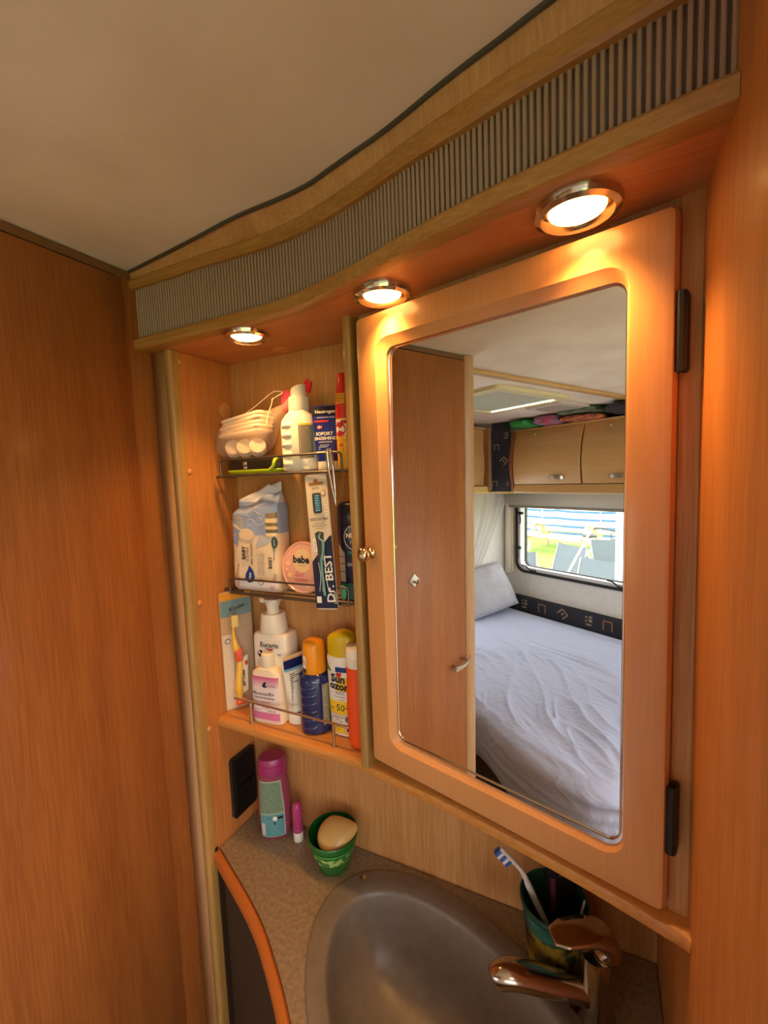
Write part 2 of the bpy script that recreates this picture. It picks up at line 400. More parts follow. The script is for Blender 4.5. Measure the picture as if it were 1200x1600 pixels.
# ================================================================== WASHROOM CABINET
TH = 0.25909; S_, C_ = sin(TH), cos(TH)
path0 = [(-.645, .459), (-.5587, .4593), (-.4806, .459), (-.399, .4574), (-.3423, .4513), (-.2863, .4381), (-.2248, .4183), (-.1714, .3972), (-.1153, .3786), (-.0595, .3625), (-.0146, .3518), (.0234, .3434), (.0565, .3365), (.0715, .3335)]
PP = spline([Vector((a, b, 0)) for a, b in path0], 10)

# cornice (valance) above the cabinet
co = thing('cornice', 'wavy wooden cornice with a fluted taupe band under the ceiling', 'cornice', (-0.285, 0.45, 1.70), world=True)
sec = [(0.0, 1.7085), (0.0, 1.7190), (-0.003, 1.7225), (-0.020, 1.7225), (-0.020, 1.7052), (-0.003, 1.7050), (-0.0008, 1.7060)]
obj('lower_band', *sweepg(PP, sec), M['band'], co, angle=0.6)
def upsec(i, p):
    t = min(1, max(0, (p[0] + .5) / .4)); z0 = 1.795 - 0.017 * t; z1 = 1.8105 - 0.012 * t
    return [(0.0, z0 + .003), (0.0, z1 - .003), (-0.003, z1), (-0.018, z1), (-0.018, z0), (-0.003, z0)]
obj('upper_band', *sweepg(PP, upsec), M['band'], co, angle=0.6)
# fluted sheet
L_ = [0.0]
for i in range(1, len(PP)): L_.append(L_[-1] + (PP[i] - PP[i - 1]).length)
def at(s):
    k = 1
    while k < len(L_) - 1 and L_[k] < s: k += 1
    t = (s - L_[k - 1]) / (L_[k] - L_[k - 1]); return PP[k - 1].lerp(PP[k], t)
pitch = 0.0054; nr = int(L_[-1] / pitch); pitch = L_[-1] / nr
obj('shade_backing', *sweepg(PP, [(-0.0100, 1.7223), (-0.0100, 1.7965), (-0.014, 1.7965), (-0.014, 1.7223)]), M['flute_shade'], co, smooth=True)  # dark sheet behind the ribs stands in for shadow in the grooves
# 137 ribs, one shared mesh
rr_ = [(.00170 * cos(radians(a)), -.0018 * sin(radians(a)) ** .7 if 0 < a < 180 else 0) for a in (0, 30, 60, 90, 120, 150, 180)]
rib0 = None; NP = normals2(PP)
for i in range(nr):
    s_ = (i + .5) * pitch; p = at(s_); q = at(min(s_ + .0008, L_[-1] - 1e-5)); td = (q - p).normalized(); nn = Vector((td.y, -td.x, 0))
    if rib0 is None:
        V, F = prismg(rr_, 1.7223, 1.7962); rib0 = obj('rib', V, F, M['flute'], None, smooth=False, angle=1.2); ro = rib0
    else:
        ro = rib0.copy(); COL.objects.link(ro)
    w_ = p - nn * .0100; ro.parent = co; ro.location = (w_.x - co.location.x, w_.y - co.location.y, -co.location.z); ro.rotation_euler = (0, 0, math.atan2(td.y, td.x))
ceilpts = [(-.645, .4615), (-.63, .4605), (-.494, .4466), (-.4015, .4361), (-.3285, .434), (-.287, .430), (-.2583, .4226), (-.2256, .4142), (-.178, .402), (-.1125, .3795), (-.0667, .366), (-.031, .355), (.02, .343), (.0715, .330)]
CP = spline([Vector((a, b, 0)) for a, b in ceilpts], 10)
n_ = 120; ra = []; rb = []
def resample(P, n):
    l = [0.0]
    for i in range(1, len(P)): l.append(l[-1] + (P[i] - P[i - 1]).length)
    out = []
    for q in range(n + 1):
        s = l[-1] * q / n; k = 1
        while k < len(l) - 1 and l[k] < s: k += 1
        out.append(P[k - 1].lerp(P[k], (s - l[k - 1]) / (l[k] - l[k - 1])))
    return out
P1, P2 = resample(PP, n_), resample(CP, n_); N1 = normals2(P1)
R = []
for i in range(n_ + 1):
    t = min(1, max(0, (P1[i].x + .5) / .4)); zz = 1.808 - 0.012 * t
    a = (P1[i].x - N1[i].x * .004, P1[i].y - N1[i].y * .004, zz); b = (P2[i].x, P2[i].y, ZC)
    R.append([a, b, (b[0], b[1] + .02, ZC), (a[0], a[1] + .02, zz)])
obj('fascia', *ringsg(R), M['fascia'], co, angle=0.6)
tube('ceiling_bead', [(p.x, p.y - 0.001, ZC - 0.001) for p in P2[::2]], 0.0026, M['rubber'], co, seg=6)

# mirror cabinet: side panel, soffit, ledge, divider, carcass and door
cb = thing('mirror_cabinet', 'curved wooden washroom cabinet with open shelf nook and angled mirror door', 'cabinet', (-0.27, 0.55, 1.07), world=True)
sof = [(p.x - N.x * 0.004, p.y - N.y * 0.004) for p, N in zip(PP, normals2(PP))]
sof[0] = (-.645, sof[0][1])
V, F = prismg(sof + [(0.0715, 0.609), (-.645, 0.609)], 1.7055, 1.7215); obj('soffit', V, F, M['soffit'], cb)
pn = thing('side_partition', 'narrow upright wooden partition with screw caps at the left of the shelf nook', 'partition', (-.62, .55, 0), world=True)
box('side_panel', (-0.616, 0.495, 0.0), (-0.600, 0.6085, 1.7050), M['wood'], pn)
V, F = prismg([(-.6445, .609), (-.6445, .487), (-.612, .487), (-.612, .609)], 0, 1.7050); obj('corner_post', V, F, M['wood_light'], pn, angle=0.5)
V, F = prismg([(-.6125, .500), (-.6125, .486), (-.6095, .4825), (-.604, .4825), (-.600, .4845), (-.5985, .489), (-.5985, .500)], 0, 1.7050); obj('edge_strip', V, F, M['olive'], pn, angle=0.9)
for y, z in ((.497, 1.690), (.500, 1.515), (.500, 1.295), (.500, 1.073)):
    lathe('screw_cap', [(0.0048, 0), (0.0048, 0.001), (0.0038, 0.0022), (0.001, 0.0028)], (-0.600, y + .006, z), M['cap'], pn, 16, ax='X')
lathe('cable_cap', [(0.014, 0), (0.014, 0.0012), (0.0125, 0.002)], (-0.600, 0.592, 1.622), M['cap'], pn, 24, ax='X')
lathe('cable_cap', [(0.012, -0.002), (0.014, -0.0012), (0.014, 0)], (-0.4585, 0.583, 1.7055), M['cap'], cb, 24)
for y, z in ((.588, 1.557), (.590, 1.427), (.596, 1.372), (.600, 1.24)):
    lathe('screw_hole', [(0.0012, 0), (0.0012, 0.0004)], (-0.600, y, z), M['dark'], pn, 8, ax='X')
# ledge, rises very slightly to the right
lp = [(-.5995, .5245), (-.51, .5225), (-.43, .5215), (-.381, .5215), (-.336, .5222), (-.302, .519), (-.268, .5095), (-.166, .485), (-.094, .463), (-.006, .4345), (.060, .409), (.0715, .4035)]
LPn = spline([Vector((a, b, 0)) for a, b in lp], 8)
def lz(x): return 1.083 + 0.020 * min(1, max(0, (x + .3) / .37))
NL = normals2(LPn); R = []
for p, N in zip(LPn, NL):
    z = lz(p.x); t = 0.0165
    R.append([(p.x - N.x * .005, p.y - N.y * .005, z), (p.x - N.x * .001, p.y - N.y * .001, z - .0025), (p.x, p.y, z - .006), (p.x, p.y, z - t + .005), (p.x - N.x * .001, p.y - N.y * .001, z - t + .002), (p.x - N.x * .005, p.y - N.y * .005, z - t), (p.x, 0.609, z - t), (p.x, 0.609, z)])
obj('ledge', *ringsg(R), M['ledge'], cb, angle=0.6)
# divider post between nook and door
dv = [(-.2895, .609), (-.3045, .609), (-.3045, .5155), (-.3025, .5115), (-.299, .5095), (-.2945, .5095), (-.291, .5115), (-.2895, .5155)]
V, F = prismg(dv, lz(-.3) - .0005, 1.7055); obj('divider', V, F, M['olive'], cb, angle=0.5)
D0 = Vector((-.2756, .4964, 0)); DT = Vector((C_, -S_, 0)); DN = Vector((-S_, -C_, 0))
def dp(u, z, w=0.0): return D0 + DT * u + DN * w + Vector((0, 0, z))
def dxf(v): return dp(v[0], v[2], -v[1])     # local: x along the door, y into the cabinet, z up
V, F = boxg((-0.012, 0.0205, 1.0995), (0.358, 0.034, 1.7055)); obj('carcass_front', [dxf(v) for v in V], F, M['wood_light'], cb)
V, F = boxg((0.3405, 0.0185, 1.1005), (0.3575, 0.0215, 1.7055)); obj('hinge_stile', [dxf(v) for v in V], F, M['wood_back'], cb)
U0, U1, Z0, Z1 = 0.0, 0.340, 1.1105, 1.694
def loop(x0, x1, z0, z1, r, w): return [dp(a, b, w) for a, b in rrect(x0, x1, z0, z1, r, 6)]
rings = [loop(U0, U1, Z0, Z1, .004, -.0185), loop(U0, U1, Z0, Z1, .004, -.006), loop(U0 + .0018, U1 - .0018, Z0 + .0018, Z1 - .0018, .005, -.0015), loop(U0 + .006, U1 - .006, Z0 + .006, Z1 - .006, .006, 0),
         loop(.032, .3085, 1.1425, 1.662, .020, 0), loop(.0335, .307, 1.144, 1.6605, .019, -.0012), loop(.0425, .298 + .009, 1.153, 1.6525, .014, -.0055), loop(.0445, .3054, 1.1555, 1.651, .012, -.0065), loop(.0445, .3054, 1.1555, 1.651, .012, -.0185)]
rings[6] = loop(.0428, .3066, 1.1535, 1.6528, .0135, -.0055)
dr = obj('door', *ringsg(rings, False, False), M['door'], cb, angle=0.5)
# the glass sits in the frame very slightly out of true
MN = Vector((sin(radians(15.162)) * cos(radians(-.816)), cos(radians(15.162)) * cos(radians(-.816)), sin(radians(-.816)))); PIV = Vector((-.085, .4541, 1.409)); MD = MN.dot(PIV)
def onm(u, z, d=0.0):
    p = dp(u, z, -.012); t = (MD + d - MN.dot(p)) / MN.dot(-DN); return p - DN * t
A = [onm(a, b) for a, b in rrect(.038, .312, 1.149, 1.657, .012, 5)]; B = [onm(a, b, .003) for a, b in rrect(.038, .312, 1.149, 1.657, .012, 5)]
mi = obj('mirror', *ringsg([A, B]), M['mirror'], dr)
tube('mirror_bevel', [onm(a, b, -.0006) for a, b in rrect(.0450, .3049, 1.1560, 1.6505, .0118, 6)], 0.0010, M['bevel'], dr, seg=6, closed=True)
c = dp(.0125, 1.398, 0)
R = []
for r, w in ((.0075, 0), (.0072, .0015), (.0042, .003), (.0038, .005), (.0050, .007), (.0085, .009), (.0098, .0135), (.0090, .0180), (.0062, .0212), (.001, .0226)):
    R.append([c + DN * w + (DT * cos(2 * pi * k / 24) + Vector((0, 0, 1)) * sin(2 * pi * k / 24)) * r for k in range(24)])
obj('knob', *ringsg(R), M['brass'], dr, smooth=True)
for z in (1.6, 1.197):
    V, F = join([boxg((.3415, -.004 + .008, z - .030), (.3475, .018, z + .030), .002), tuple([[Vector((.3425, .006, 0)) + Vector(v) for v in tubeg([(0, 0, z - .030), (0, 0, z + .030)], .0042, 10)[0]], tubeg([(0, 0, z - .030), (0, 0, z + .030)], .0042, 10)[1]])])
    obj('hinge', [dxf(v) for v in V], F, M['hinge'], cb, angle=0.6)
# downlights
for (x, y), lab in (((-.4527, .497), 'chrome recessed spotlight over the shelf nook, leftmost of the three'), ((-.2223, .4690), 'chrome recessed spotlight over the left end of the mirror door'), ((-.0160, .4020), 'chrome recessed spotlight over the right part of the mirror door')):
    t = thing('spotlight', lab, 'spotlight', (x, y, 1.7055), group='recessed spotlights in the cabinet soffit')
    lathe('ring', [(.0205, -.003), (.0225, -.0055), (.0275, -.0075), (.0320, -.0055), (.0335, -.001), (.0335, 0.0), (.0205, 0.0)], (0, 0, 0), M['chrome'], t, 40, False, False)
    sd = bpy.data.lights.new('spot_beam', 'SPOT'); sd.energy = SPOT_W; sd.color = LAMP_COLOUR; sd.spot_size = radians(118); sd.spot_blend = 1.0; sd.shadow_soft_size = .014
    so = bpy.data.objects.new('spot_beam', sd); COL.objects.link(so); so.parent = t; so.location = (0, 0, -.022)
    lathe('lens', [(.0212, -.0005), (.0212, -.0035), (.018, -.0052), (.012, -.0063), (.005, -.0068), (.0005, -.0069)], (0, 0, 0), M['lens'], t, 32, False, True)

# worktop, edge trim, vanity front
WC = [(-.600, .5085), (-.5974, .5085), (-.4628, .4497), (-.3893, .406), (-.3258, .359), (-.28, .315), (-.235, .265), (-.18, .22), (-.10, .18), (0, .155), (.0715, .148)]
WP = spline([Vector((a, b, 0)) for a, b in WC[1:]], 8)
vt = thing('vanity_unit', 'washbasin vanity with speckled curved worktop, orange edge and dark ribbed front', 'vanity', (-0.26, 0.4, 0.0), world=True)
wt = [(-.5985, .5085)] + [(p.x, p.y) for p in WP] + [(.0710, .607), (-.5985, .607)]
V, F = prismg(wt, .826, .850)
wtop = obj('worktop', V, F, M['worktop'], vt)
def trim_sec(i, p): return [(0.0005, .8485), (.004, .8515), (.009, .8505), (.0135, .846), (.015, .839), (.0135, .831), (.009, .826), (.0005, .825)]
obj('edge_trim', *sweepg(WP, trim_sec), M['trim_orange'], vt, angle=0.9)
TP = resample(WP, 640)
obj('ribbed_front', *sweepg(TP, lambda i, p: [(-.003 + .0022 * abs(sin(pi * i / 5)), .825), (-.003 + .0022 * abs(sin(pi * i / 5)), .0), (-.015, .0), (-.015, .825)]), M['tambour'], vt)
lathe('edge_plug', [(.004, 0), (.004, .001)], (-.598, .4995, .855), M['dark'], vt, 10, ax='X')
box('end_filler', (-.5995, .499, 0), (-.5965, .530, .825), M['tambour'], vt)
# basin: cut the hole in the worktop, add a lofted bowl
ang = math.atan2(-.487, .874); bc = Vector((-.146, .422)); ic = Vector((-.1345, .410))
e1 = Vector((-.874, .487)); e2 = Vector((.487, .874))
def ell(c, a, b, z, n=64):
    return [(c.x + e1.x * a * cos(2 * pi * k / n) + e2.x * b * sin(2 * pi * k / n), c.y + e1.y * a * cos(2 * pi * k / n) + e2.y * b * sin(2 * pi * k / n), z) for k in range(n)]
cut = obj('cutter', *ringsg([ell(Vector((-.140, .417)), .236, .132, .80), ell(Vector((-.140, .417)), .236, .132, .90)]), M['sink'])
mod = wtop.modifiers.new('hole', 'BOOLEAN'); mod.object = cut; mod.operation = 'DIFFERENCE'; mod.solver = 'EXACT'
bpy.context.view_layer.update()
me2 = bpy.data.meshes.new_from_object(wtop.evaluated_get(bpy.context.evaluated_depsgraph_get())); wtop.modifiers.clear(); wtop.data = me2
bpy.data.objects.remove(cut)
mc_ = Vector((-.140, .416))
R = [ell(bc, .2480, .1430, .8502), ell(bc, .2480, .1428, .8522), ell(bc, .2465, .1415, .8535), ell(bc, .2440, .1392, .8538), ell(mc_, .2350, .1275, .8542), ell(ic, .2290, .1205, .8540), ell(ic, .2260, .1175, .8525), ell(ic, .2240, .1155, .8490), ell(ic, .2225, .1140, .842), ell(ic, .2170, .1095, .815), ell(ic, .2060, .1020, .785), ell(ic, .185, .090, .762), ell(ic, .150, .072, .748), ell(ic, .10, .05, .740), ell(ic, .05, .03, .7365), ell(ic, .022, .022, .7355)]
bs = thing('washbasin', 'taupe oval plastic washbasin set into the worktop', 'basin', (-.14, .415, .74), world=True)
obj('bowl', *ringsg(R, False, True), M['sink'], bs, smooth=True)
lathe('drain', [(.020, .7358), (.022, .7368), (.018, .7382), (.002, .7378)], (ic.x, ic.y, 0), M['chrome'], bs, 24)
lathe('overflow_plug', [(.0048, .8538), (.0048, .8552), (.002, .8560)], (-.336, .557, 0), M['brass'], bs, 14)
# black double socket / switch on the side panel
sw = thing('switch_plate', 'black double switch plate on the nook side panel above the worktop', 'switch', (-.600, .57, .93), world=True)
V, F = prismg(rrect(.542, .600, .878, .992, .006, 4), 0, .007, xf=lambda v: Vector((-.600 + v.z, v.x, v.y))); obj('plate', V, F, M['dark'], sw, angle=.6)
V, F = prismg(rrect(.548, .595, .938, .986, .004, 3), .007, .0095, xf=lambda v: Vector((-.600 + v.z, v.x, v.y))); obj('rocker', V, F, T('black_gloss', '191817', .18), sw, angle=.6)
V, F = prismg(rrect(.548, .595, .884, .934, .004, 3), .007, .0095, xf=lambda v: Vector((-.600 + v.z, v.x, v.y))); obj('rocker', V, F, T('black_gloss', '191817', .18), sw, angle=.6)

# ================================================================== LEFT WARDROBE (direct view and in the mirror)
wd = thing('wardrobe', 'tall wooden wardrobe beside the washbasin, its big plain door filling the left of the view', 'wardrobe', (-.9, .27, 0), world=True)
box('carcass', (-1.25, -.03, 0), (-.650, .609, ZC - .002), M['walldoor'], wd)
box('recess_panel', (-.650, .440, 0), (-.6455, .609, ZC - .002), M['walldoor'], wd)
wdoor = box('door', (-.652, -.0275, .06), (-.641, .4470, 1.806), M['walldoor'], wd, bev=.0015, seg=1)
box('top_rail', (-.650, -.03, 1.8085), (-.645, .609, ZC - .002), T('dark_rail', '6e4a2a'), wd)
V, F = prismg([(-.652, -.0290), (-.643, -.0290), (-.6395, -.034), (-.638, -.044), (-.639, -.056), (-.6445, -.066), (-.655, -.072), (-1.25, -.072), (-1.25, -.0290)], 0, ZC - .002); obj('corner_post', V, F, M['wood_light'], wd, angle=0.5)
hp = spline([(-.6255, .024, .9865), (-.6215, .010, .990), (-.6185, -.005, .9965), (-.6205, -.020, 1.004), (-.626, -.027, 1.008)], 4)
R = [[(p.x - .0012, p.y, p.z - h), (p.x + .0012, p.y, p.z - h), (p.x + .0012, p.y, p.z + h), (p.x - .0012, p.y, p.z + h)] for p, h in zip(hp, [.0075 - .003 * sin(pi * k / (len(hp) - 1)) for k in range(len(hp))])]
g1 = ringsg(R); g2 = latheg([(.0035, -.641), (.0035, -.622)], (0, .018, .989), 10, ax='X'); g3 = latheg([(.0035, -.641), (.0035, -.620)], (0, -.0155, 1.004), 10, ax='X')
obj('handle', *join([g1, g2, g3]), M['brushed'], wdoor, angle=.6)
for y, z, lab in ((.148, 1.243, 'small diamond shaped steel hook on the wardrobe door, reflected in full in the mirror'), (.2175, 1.333, 'small diamond shaped steel hook reflected half cut off at the mirror edge')):
    hk = thing('wall_hook', lab, 'hook', (-.641, y, z), group='diamond hooks on the wardrobe door')
    V, F = prismg([(.0165, 0), (0, .0165), (-.0165, 0), (0, -.0165)], 0, .002, xf=lambda v: Vector((v.z, v.x, v.y))); obj('plate', V, F, M['brushed'], hk)
    obj('peg', *tubeg(spline([(0.002, 0, -.002), (.009, 0, -.006), (.014, 0, -.004), (.016, 0, .004)], 4), .0028, 8), M['brushed'], hk, angle=.8)

# ================================================================== SLEEPING AREA (seen in the mirror)
# bed
outl = [(-1.845, -1.583), (-1.845, -.48), (-1.35, -.44), (-1.10, -.425), (-.946, -.395), (-.813, -.357), (-.70, -.336), (-.58, -.331), (-.505, -.338), (-.455, -.353), (-.405, -.395), (-.345, -.50), (-.31, -.65), (-.30, -.85), (-.30, -1.585)]
bd = thing('bed', 'double bed with a wrinkled pale grey blue jersey sheet below the caravan window', 'bed', (-1.1, -1.0, 0), world=True)
OP = spline([Vector((a, b, 0)) for a, b in outl], 18)
OP = OP[:-1] if (OP[0] - OP[-1]).length < 1e-6 else OP
cen = Vector((-1.10, -1.0, 0))
def offs(P, d): return [p + (cen - p).normalized() * d for p in P]
def wr(p):
    a = Matrix.Rotation(radians(-33), 3, 'Z') @ Vector((p.x, p.y, p.z))
    wx = noise.noise(Vector((a.x * 1.7, a.y * 1.7, 7.7))) * .16
    r1 = max(0, 1 - 3.2 * abs(noise.noise(Vector((a.x * 2.0, (a.y + wx) * 8.0, 1.3))))) ** 1.5
    r2 = max(0, 1 - 3.0 * abs(noise.noise(Vector((a.x * 4.5 + 3, (a.y + wx) * 17.0, 4.1))))) ** 1.5
    m1 = min(1, max(0, .5 + 2.2 * noise.noise(Vector((p.x * 2.6, p.y * 2.6, 9.2)))))
    far = min(1, max(.22, (p.y + 1.75) / .8))
    r3 = noise.noise(Vector((a.x * 7, (a.y + wx) * 30.0, 2.1)))
    return (r1 * .015 * (.4 + .6 * m1) + r2 * .0085 * (.3 + .7 * m1) + r3 * .0022) * far
sides = []
for d, z in [(.10 - .10 * (k / 20) ** .8, .30 + .235 * k / 20) for k in range(20)] + [(.002, .535), (-.003, .548), (-.004, .56), (.0, .572), (.006, .582), (.018, .592), (.035, .5975)]:
    ring = []
    for p in offs(OP, d):
        w = noise.noise(Vector((p.x * 2.5, p.y * 2.5, z * 24))) * .012 + noise.noise(Vector((p.x * 9 + z * 20, p.y * 9, z * 5))) * .0025
        q = p + (p - cen).normalized() * (w if z < .585 else w * .4); ring.append(Vector((q.x, q.y, z)))
    sides.append(ring)
K = 100
for k in range(1, K):
    t = 1 - k / K; ring = []
    for p in offs(OP, .035):
        q = cen + (p - cen) * t; q = Vector((q.x, q.y, .600)); q.z += wr(q) + .004 * sin(t * 3); ring.append(q)
    sides.append(ring)
obj('sheet', *ringsg(sides), M['sheet'], bd, smooth=True)
V, F = prismg([(p.x, p.y) for p in offs(OP, .14)], 0, .31); obj('bed_base', V, F, T('bed_base_dark', '3a2b1e', .6), bd)
# pillow
def pillowg(w, h, t, xf):
    n = 26; V = []; F = []
    for s in (1, -1):
        for j in range(n + 1):
            for i in range(n + 1):
                u = -1 + 2 * i / n; v = -1 + 2 * j / n
                k = max(0, (1 - abs(u) ** 3.2)) ** .5 * max(0, (1 - abs(v) ** 3.2)) ** .5
                q = Vector((u * w * (1 - .10 * (v * v) ** 2 * (1 - abs(u)) * 1.0), v * h, s * t * k + .006 * noise.noise(Vector((u * 3, v * 3, s))))); V.append(xf(q))
    m_ = (n + 1) ** 2
    for s in (0, 1):
        for j in range(n):
            for i in range(n):
                a = s * m_ + j * (n + 1) + i; q = [a, a + 1, a + n + 2, a + n + 1]; F.append(q if s == 0 else q[::-1])
    return V, F
mx = Matrix.Translation((-1.790, -1.310, .768)) @ Matrix.Rotation(radians(-5), 4, 'X') @ Matrix.Rotation(radians(60), 4, 'Y')
V, F = pillowg(.155, .24, .056, lambda q: mx @ q)
plo = tag(obj('pillow', V, F, M['pillow'], smooth=True), 'grey cotton pillow leaning in the far corner of the bed', 'pillow')
# bolster along the window wall, fabric strip with printed motifs
bo = thing('bolster', 'long low dark navy bolster with tan geometric motifs under the window', 'bolster', (-1.1, -1.63, .60), world=True)
V, F = prismg(rrect(-1.655, -1.604, .585, .692, .014, 4), -1.90, -.32, xf=lambda v: Vector((v.z, v.x, v.y))); obj('cushion', V, F, M['navyfab'], bo, angle=.7)
SB = flat(-1.604 + .0)
def SBo(u, z, off=0.0): return Vector((u, -1.604 + off, z))
def motif(S, par, u, z, k, s, m):
    P = []
    def bar(x0, z0, x1, z1, w):
        d = Vector((x1 - x0, z1 - z0)); d.normalize(); nn = Vector((-d.y, d.x)) * w / 2
        P.append(([S(u + a * s, z + b * s, .0012) for a, b in ((x0 + nn.x, z0 + nn.y), (x1 + nn.x, z1 + nn.y), (x1 - nn.x, z1 - nn.y), (x0 - nn.x, z0 - nn.y))], [[0, 1, 2, 3]]))
    if k == 0:
        bar(-1, 0, 0, .9, .22); bar(0, .9, 1, 0, .22); bar(1, 0, 0, -.9, .22); bar(-.2, 0, .2, 0, .4)
    if k == 1:
        bar(-.7, -.8, -.7, .8, .25); bar(-.8, .7, .8, .7, .25); bar(.7, -.8, .7, .8, .25)
    if k == 2:
        bar(-.6, .6, -.3, .6, .3); bar(0, .7, .6, .7, .3); bar(-.6, 0, -.3, 0, .3); bar(0, .1, .6, .1, .5); bar(-.5, -.6, .5, -.6, .3)
    obj('motif', *join(P), m, par)
for i, (x, k) in enumerate(((-1.70, 2), (-1.56, 1), (-1.41, 0), (-1.235, 2), (-1.12, 1), (-1.00, 0), (-.86, 2), (-.74, 1), (-.62, 0), (-.48, 2))):
    motif(SBo, bo, x, .645, k, .036, M['motif2' if k == 1 else 'motif1'])
# overhead lockers on the window side
FY = -1.20
oc = thing('overhead_lockers', 'row of pale wooden overhead lockers with bowed doors above the window', 'locker', (-.9, -1.4, 1.4), world=True)
def bow(z, z0=1.465, z1=1.755): t = (z - z0) / (z1 - z0); return .018 * (1 - (2 * t - .9) ** 2) - (.022 * max(0, t - .3) ** 1.6)
box('carcass', (-1.45, -1.66, 1.425), (-.30, FY - .02, 1.762), M['locker'], oc)
box('top_board', (-1.46, -1.66, 1.762), (-.30, FY - .010, 1.772), M['locker'], oc, bev=.002)
V, F = prismg([(FY + .006, 1.418), (FY + .010, 1.424), (FY + .002, 1.462), (-1.24, 1.462), (-1.24, 1.418)], -1.45, -.30, xf=lambda v: Vector((v.z, v.x, v.y))); obj('bottom_rail', V, F, M['locker'], oc)
box('underside', (-1.45, -1.66, 1.414), (-.30, FY + .004, 1.424), T('cream_board', 'd8cdb0'), oc)
V, F = prismg([(FY - .02, 1.42), (FY + .004, 1.42), (FY + .020, 1.52), (FY + .024, 1.60), (FY + .012, 1.70), (FY - .01, 1.765), (FY - .02, 1.765)], -1.470, -1.452, xf=lambda v: Vector((v.z, v.x, v.y))); obj('end_cheek', V, F, T('cheek_brown', '8a5a34'), oc)
def locker_door(x0, x1, par, vert=False, xl=None):
    R = []
    for k in range(13):
        z = 1.466 + (1.757 - 1.466) * k / 12; y = FY + bow(z)
        if not vert: R.append([(x0, y - .016, z), (x0, y - .002, z), (x0 + .002, y, z), (x1 - .002, y, z), (x1, y - .002, z), (x1, y - .016, z)])
        else:
            X = xl + bow(z); R.append([(X - .016, x0, z), (X - .002, x0, z), (X, x0 + .002, z), (X, x1 - .002, z), (X - .002, x1, z), (X - .016, x1, z)])
    d = obj('door', *ringsg(R), M['locker'], par, angle=.5); return d
for x0, x1 in ((-1.448, -1.040), (-1.030, -.665), (-.655, -.31)):
    d = locker_door(x0, x1, oc); xm = (x0 + x1) / 2 + .07 if x0 < -1.4 else (x0 + x1) / 2
    y = FY + bow(1.497)
    hpth = spline([(xm - .042, y + .002, 1.497), (xm - .030, y + .014, 1.499), (xm, y + .019, 1.500), (xm + .030, y + .014, 1.499), (xm + .042, y + .002, 1.497)], 4)
    R = [[(p.x, p.y - .002, p.z - .008), (p.x, p.y + .002, p.z - .008), (p.x, p.y + .002, p.z + .008), (p.x, p.y - .002, p.z + .008)] for p in hpth]
    obj('handle', *ringsg(R), M['brushed'], d, angle=.6)
    lathe('bumper', [(.006, 0), (.006, .003), (.004, .005)], (x0 + .13, FY + bow(1.735), 1.735), T('bumper', 'cfae7c'), d, 10, ax='Y')
# locker on the end wall
XL = -1.60
ol = thing('overhead_locker', 'pale wooden overhead locker on the end wall above the curtain', 'locker', (-1.75, -.7, 1.4), world=True)
box('carcass', (-1.91, -1.13, 1.425), (XL - .02, -.075, 1.795), M['locker'], ol)
box('top_board', (-1.91, -1.15, 1.785), (XL - .004, -.075, 1.80), M['locker'], ol, bev=.002)
locker_door(-1.10, -.62, ol, True, XL); locker_door(-.61, -.12, ol, True, XL)
V, F = prismg([(XL - .02, 1.414), (XL + .01, 1.414), (XL + .016, 1.422), (XL + .012, 1.455), (XL - .02, 1.460)], -1.15, -.075, xf=lambda v: Vector((v.x, v.z, v.y))); obj('bottom_rail', V, F, T('rail_yellow', 'd8bb72'), ol)
box('end_cheek', (-1.66, -1.145, 1.42), (XL + .022, -1.13, 1.795), T('cheek_brown2', 'a9794c'), ol)
V, F = prismg([(XL + .01, -1.145), (XL + .128, FY + .004), (XL + .128, -1.5), (-1.91, -1.5), (-1.91, -1.145)], 1.412, 1.4235); obj('corner_shelf', V, F, T('rail_yellow', 'd8bb72'), ol)
# patterned corner cover
cc = thing('corner_panel', 'navy fabric corner panel with tan motifs between the overhead lockers', 'panel', (-1.53, -1.2, 1.42), world=True)
c0, c1 = Vector((-1.574, -1.152, 0)), Vector((-1.472, -1.176, 0)); ct = (c1 - c0).normalized(); cn = Vector((-ct.y, ct.x, 0))
if cn.y < 0: cn = -cn
V, F = prismg([(c0.x, c0.y), (c1.x, c1.y), (c1.x - cn.x * .02, c1.y - cn.y * .02), (c0.x - cn.x * .02, c0.y - cn.y * .02)], 1.4238, ZC - .002); obj('fabric', V, F, M['navyfab'], cc)
CL = (c1 - c0).length
def SC_(u, z, off=0.0): return c0 + ct * u + cn * off + Vector((0, 0, z))
motif(SC_, cc, .075, 1.60, 0, .026, M['motif1']); motif(SC_, cc, .03, 1.68, 1, .02, M['motif1']); motif(SC_, cc, .09, 1.745, 2, .022, M['motif1']); motif(SC_, cc, .018, 1.47, 1, .02, M['motif1']); motif(SC_, cc, .1, 1.47, 2, .016, M['motif2'])
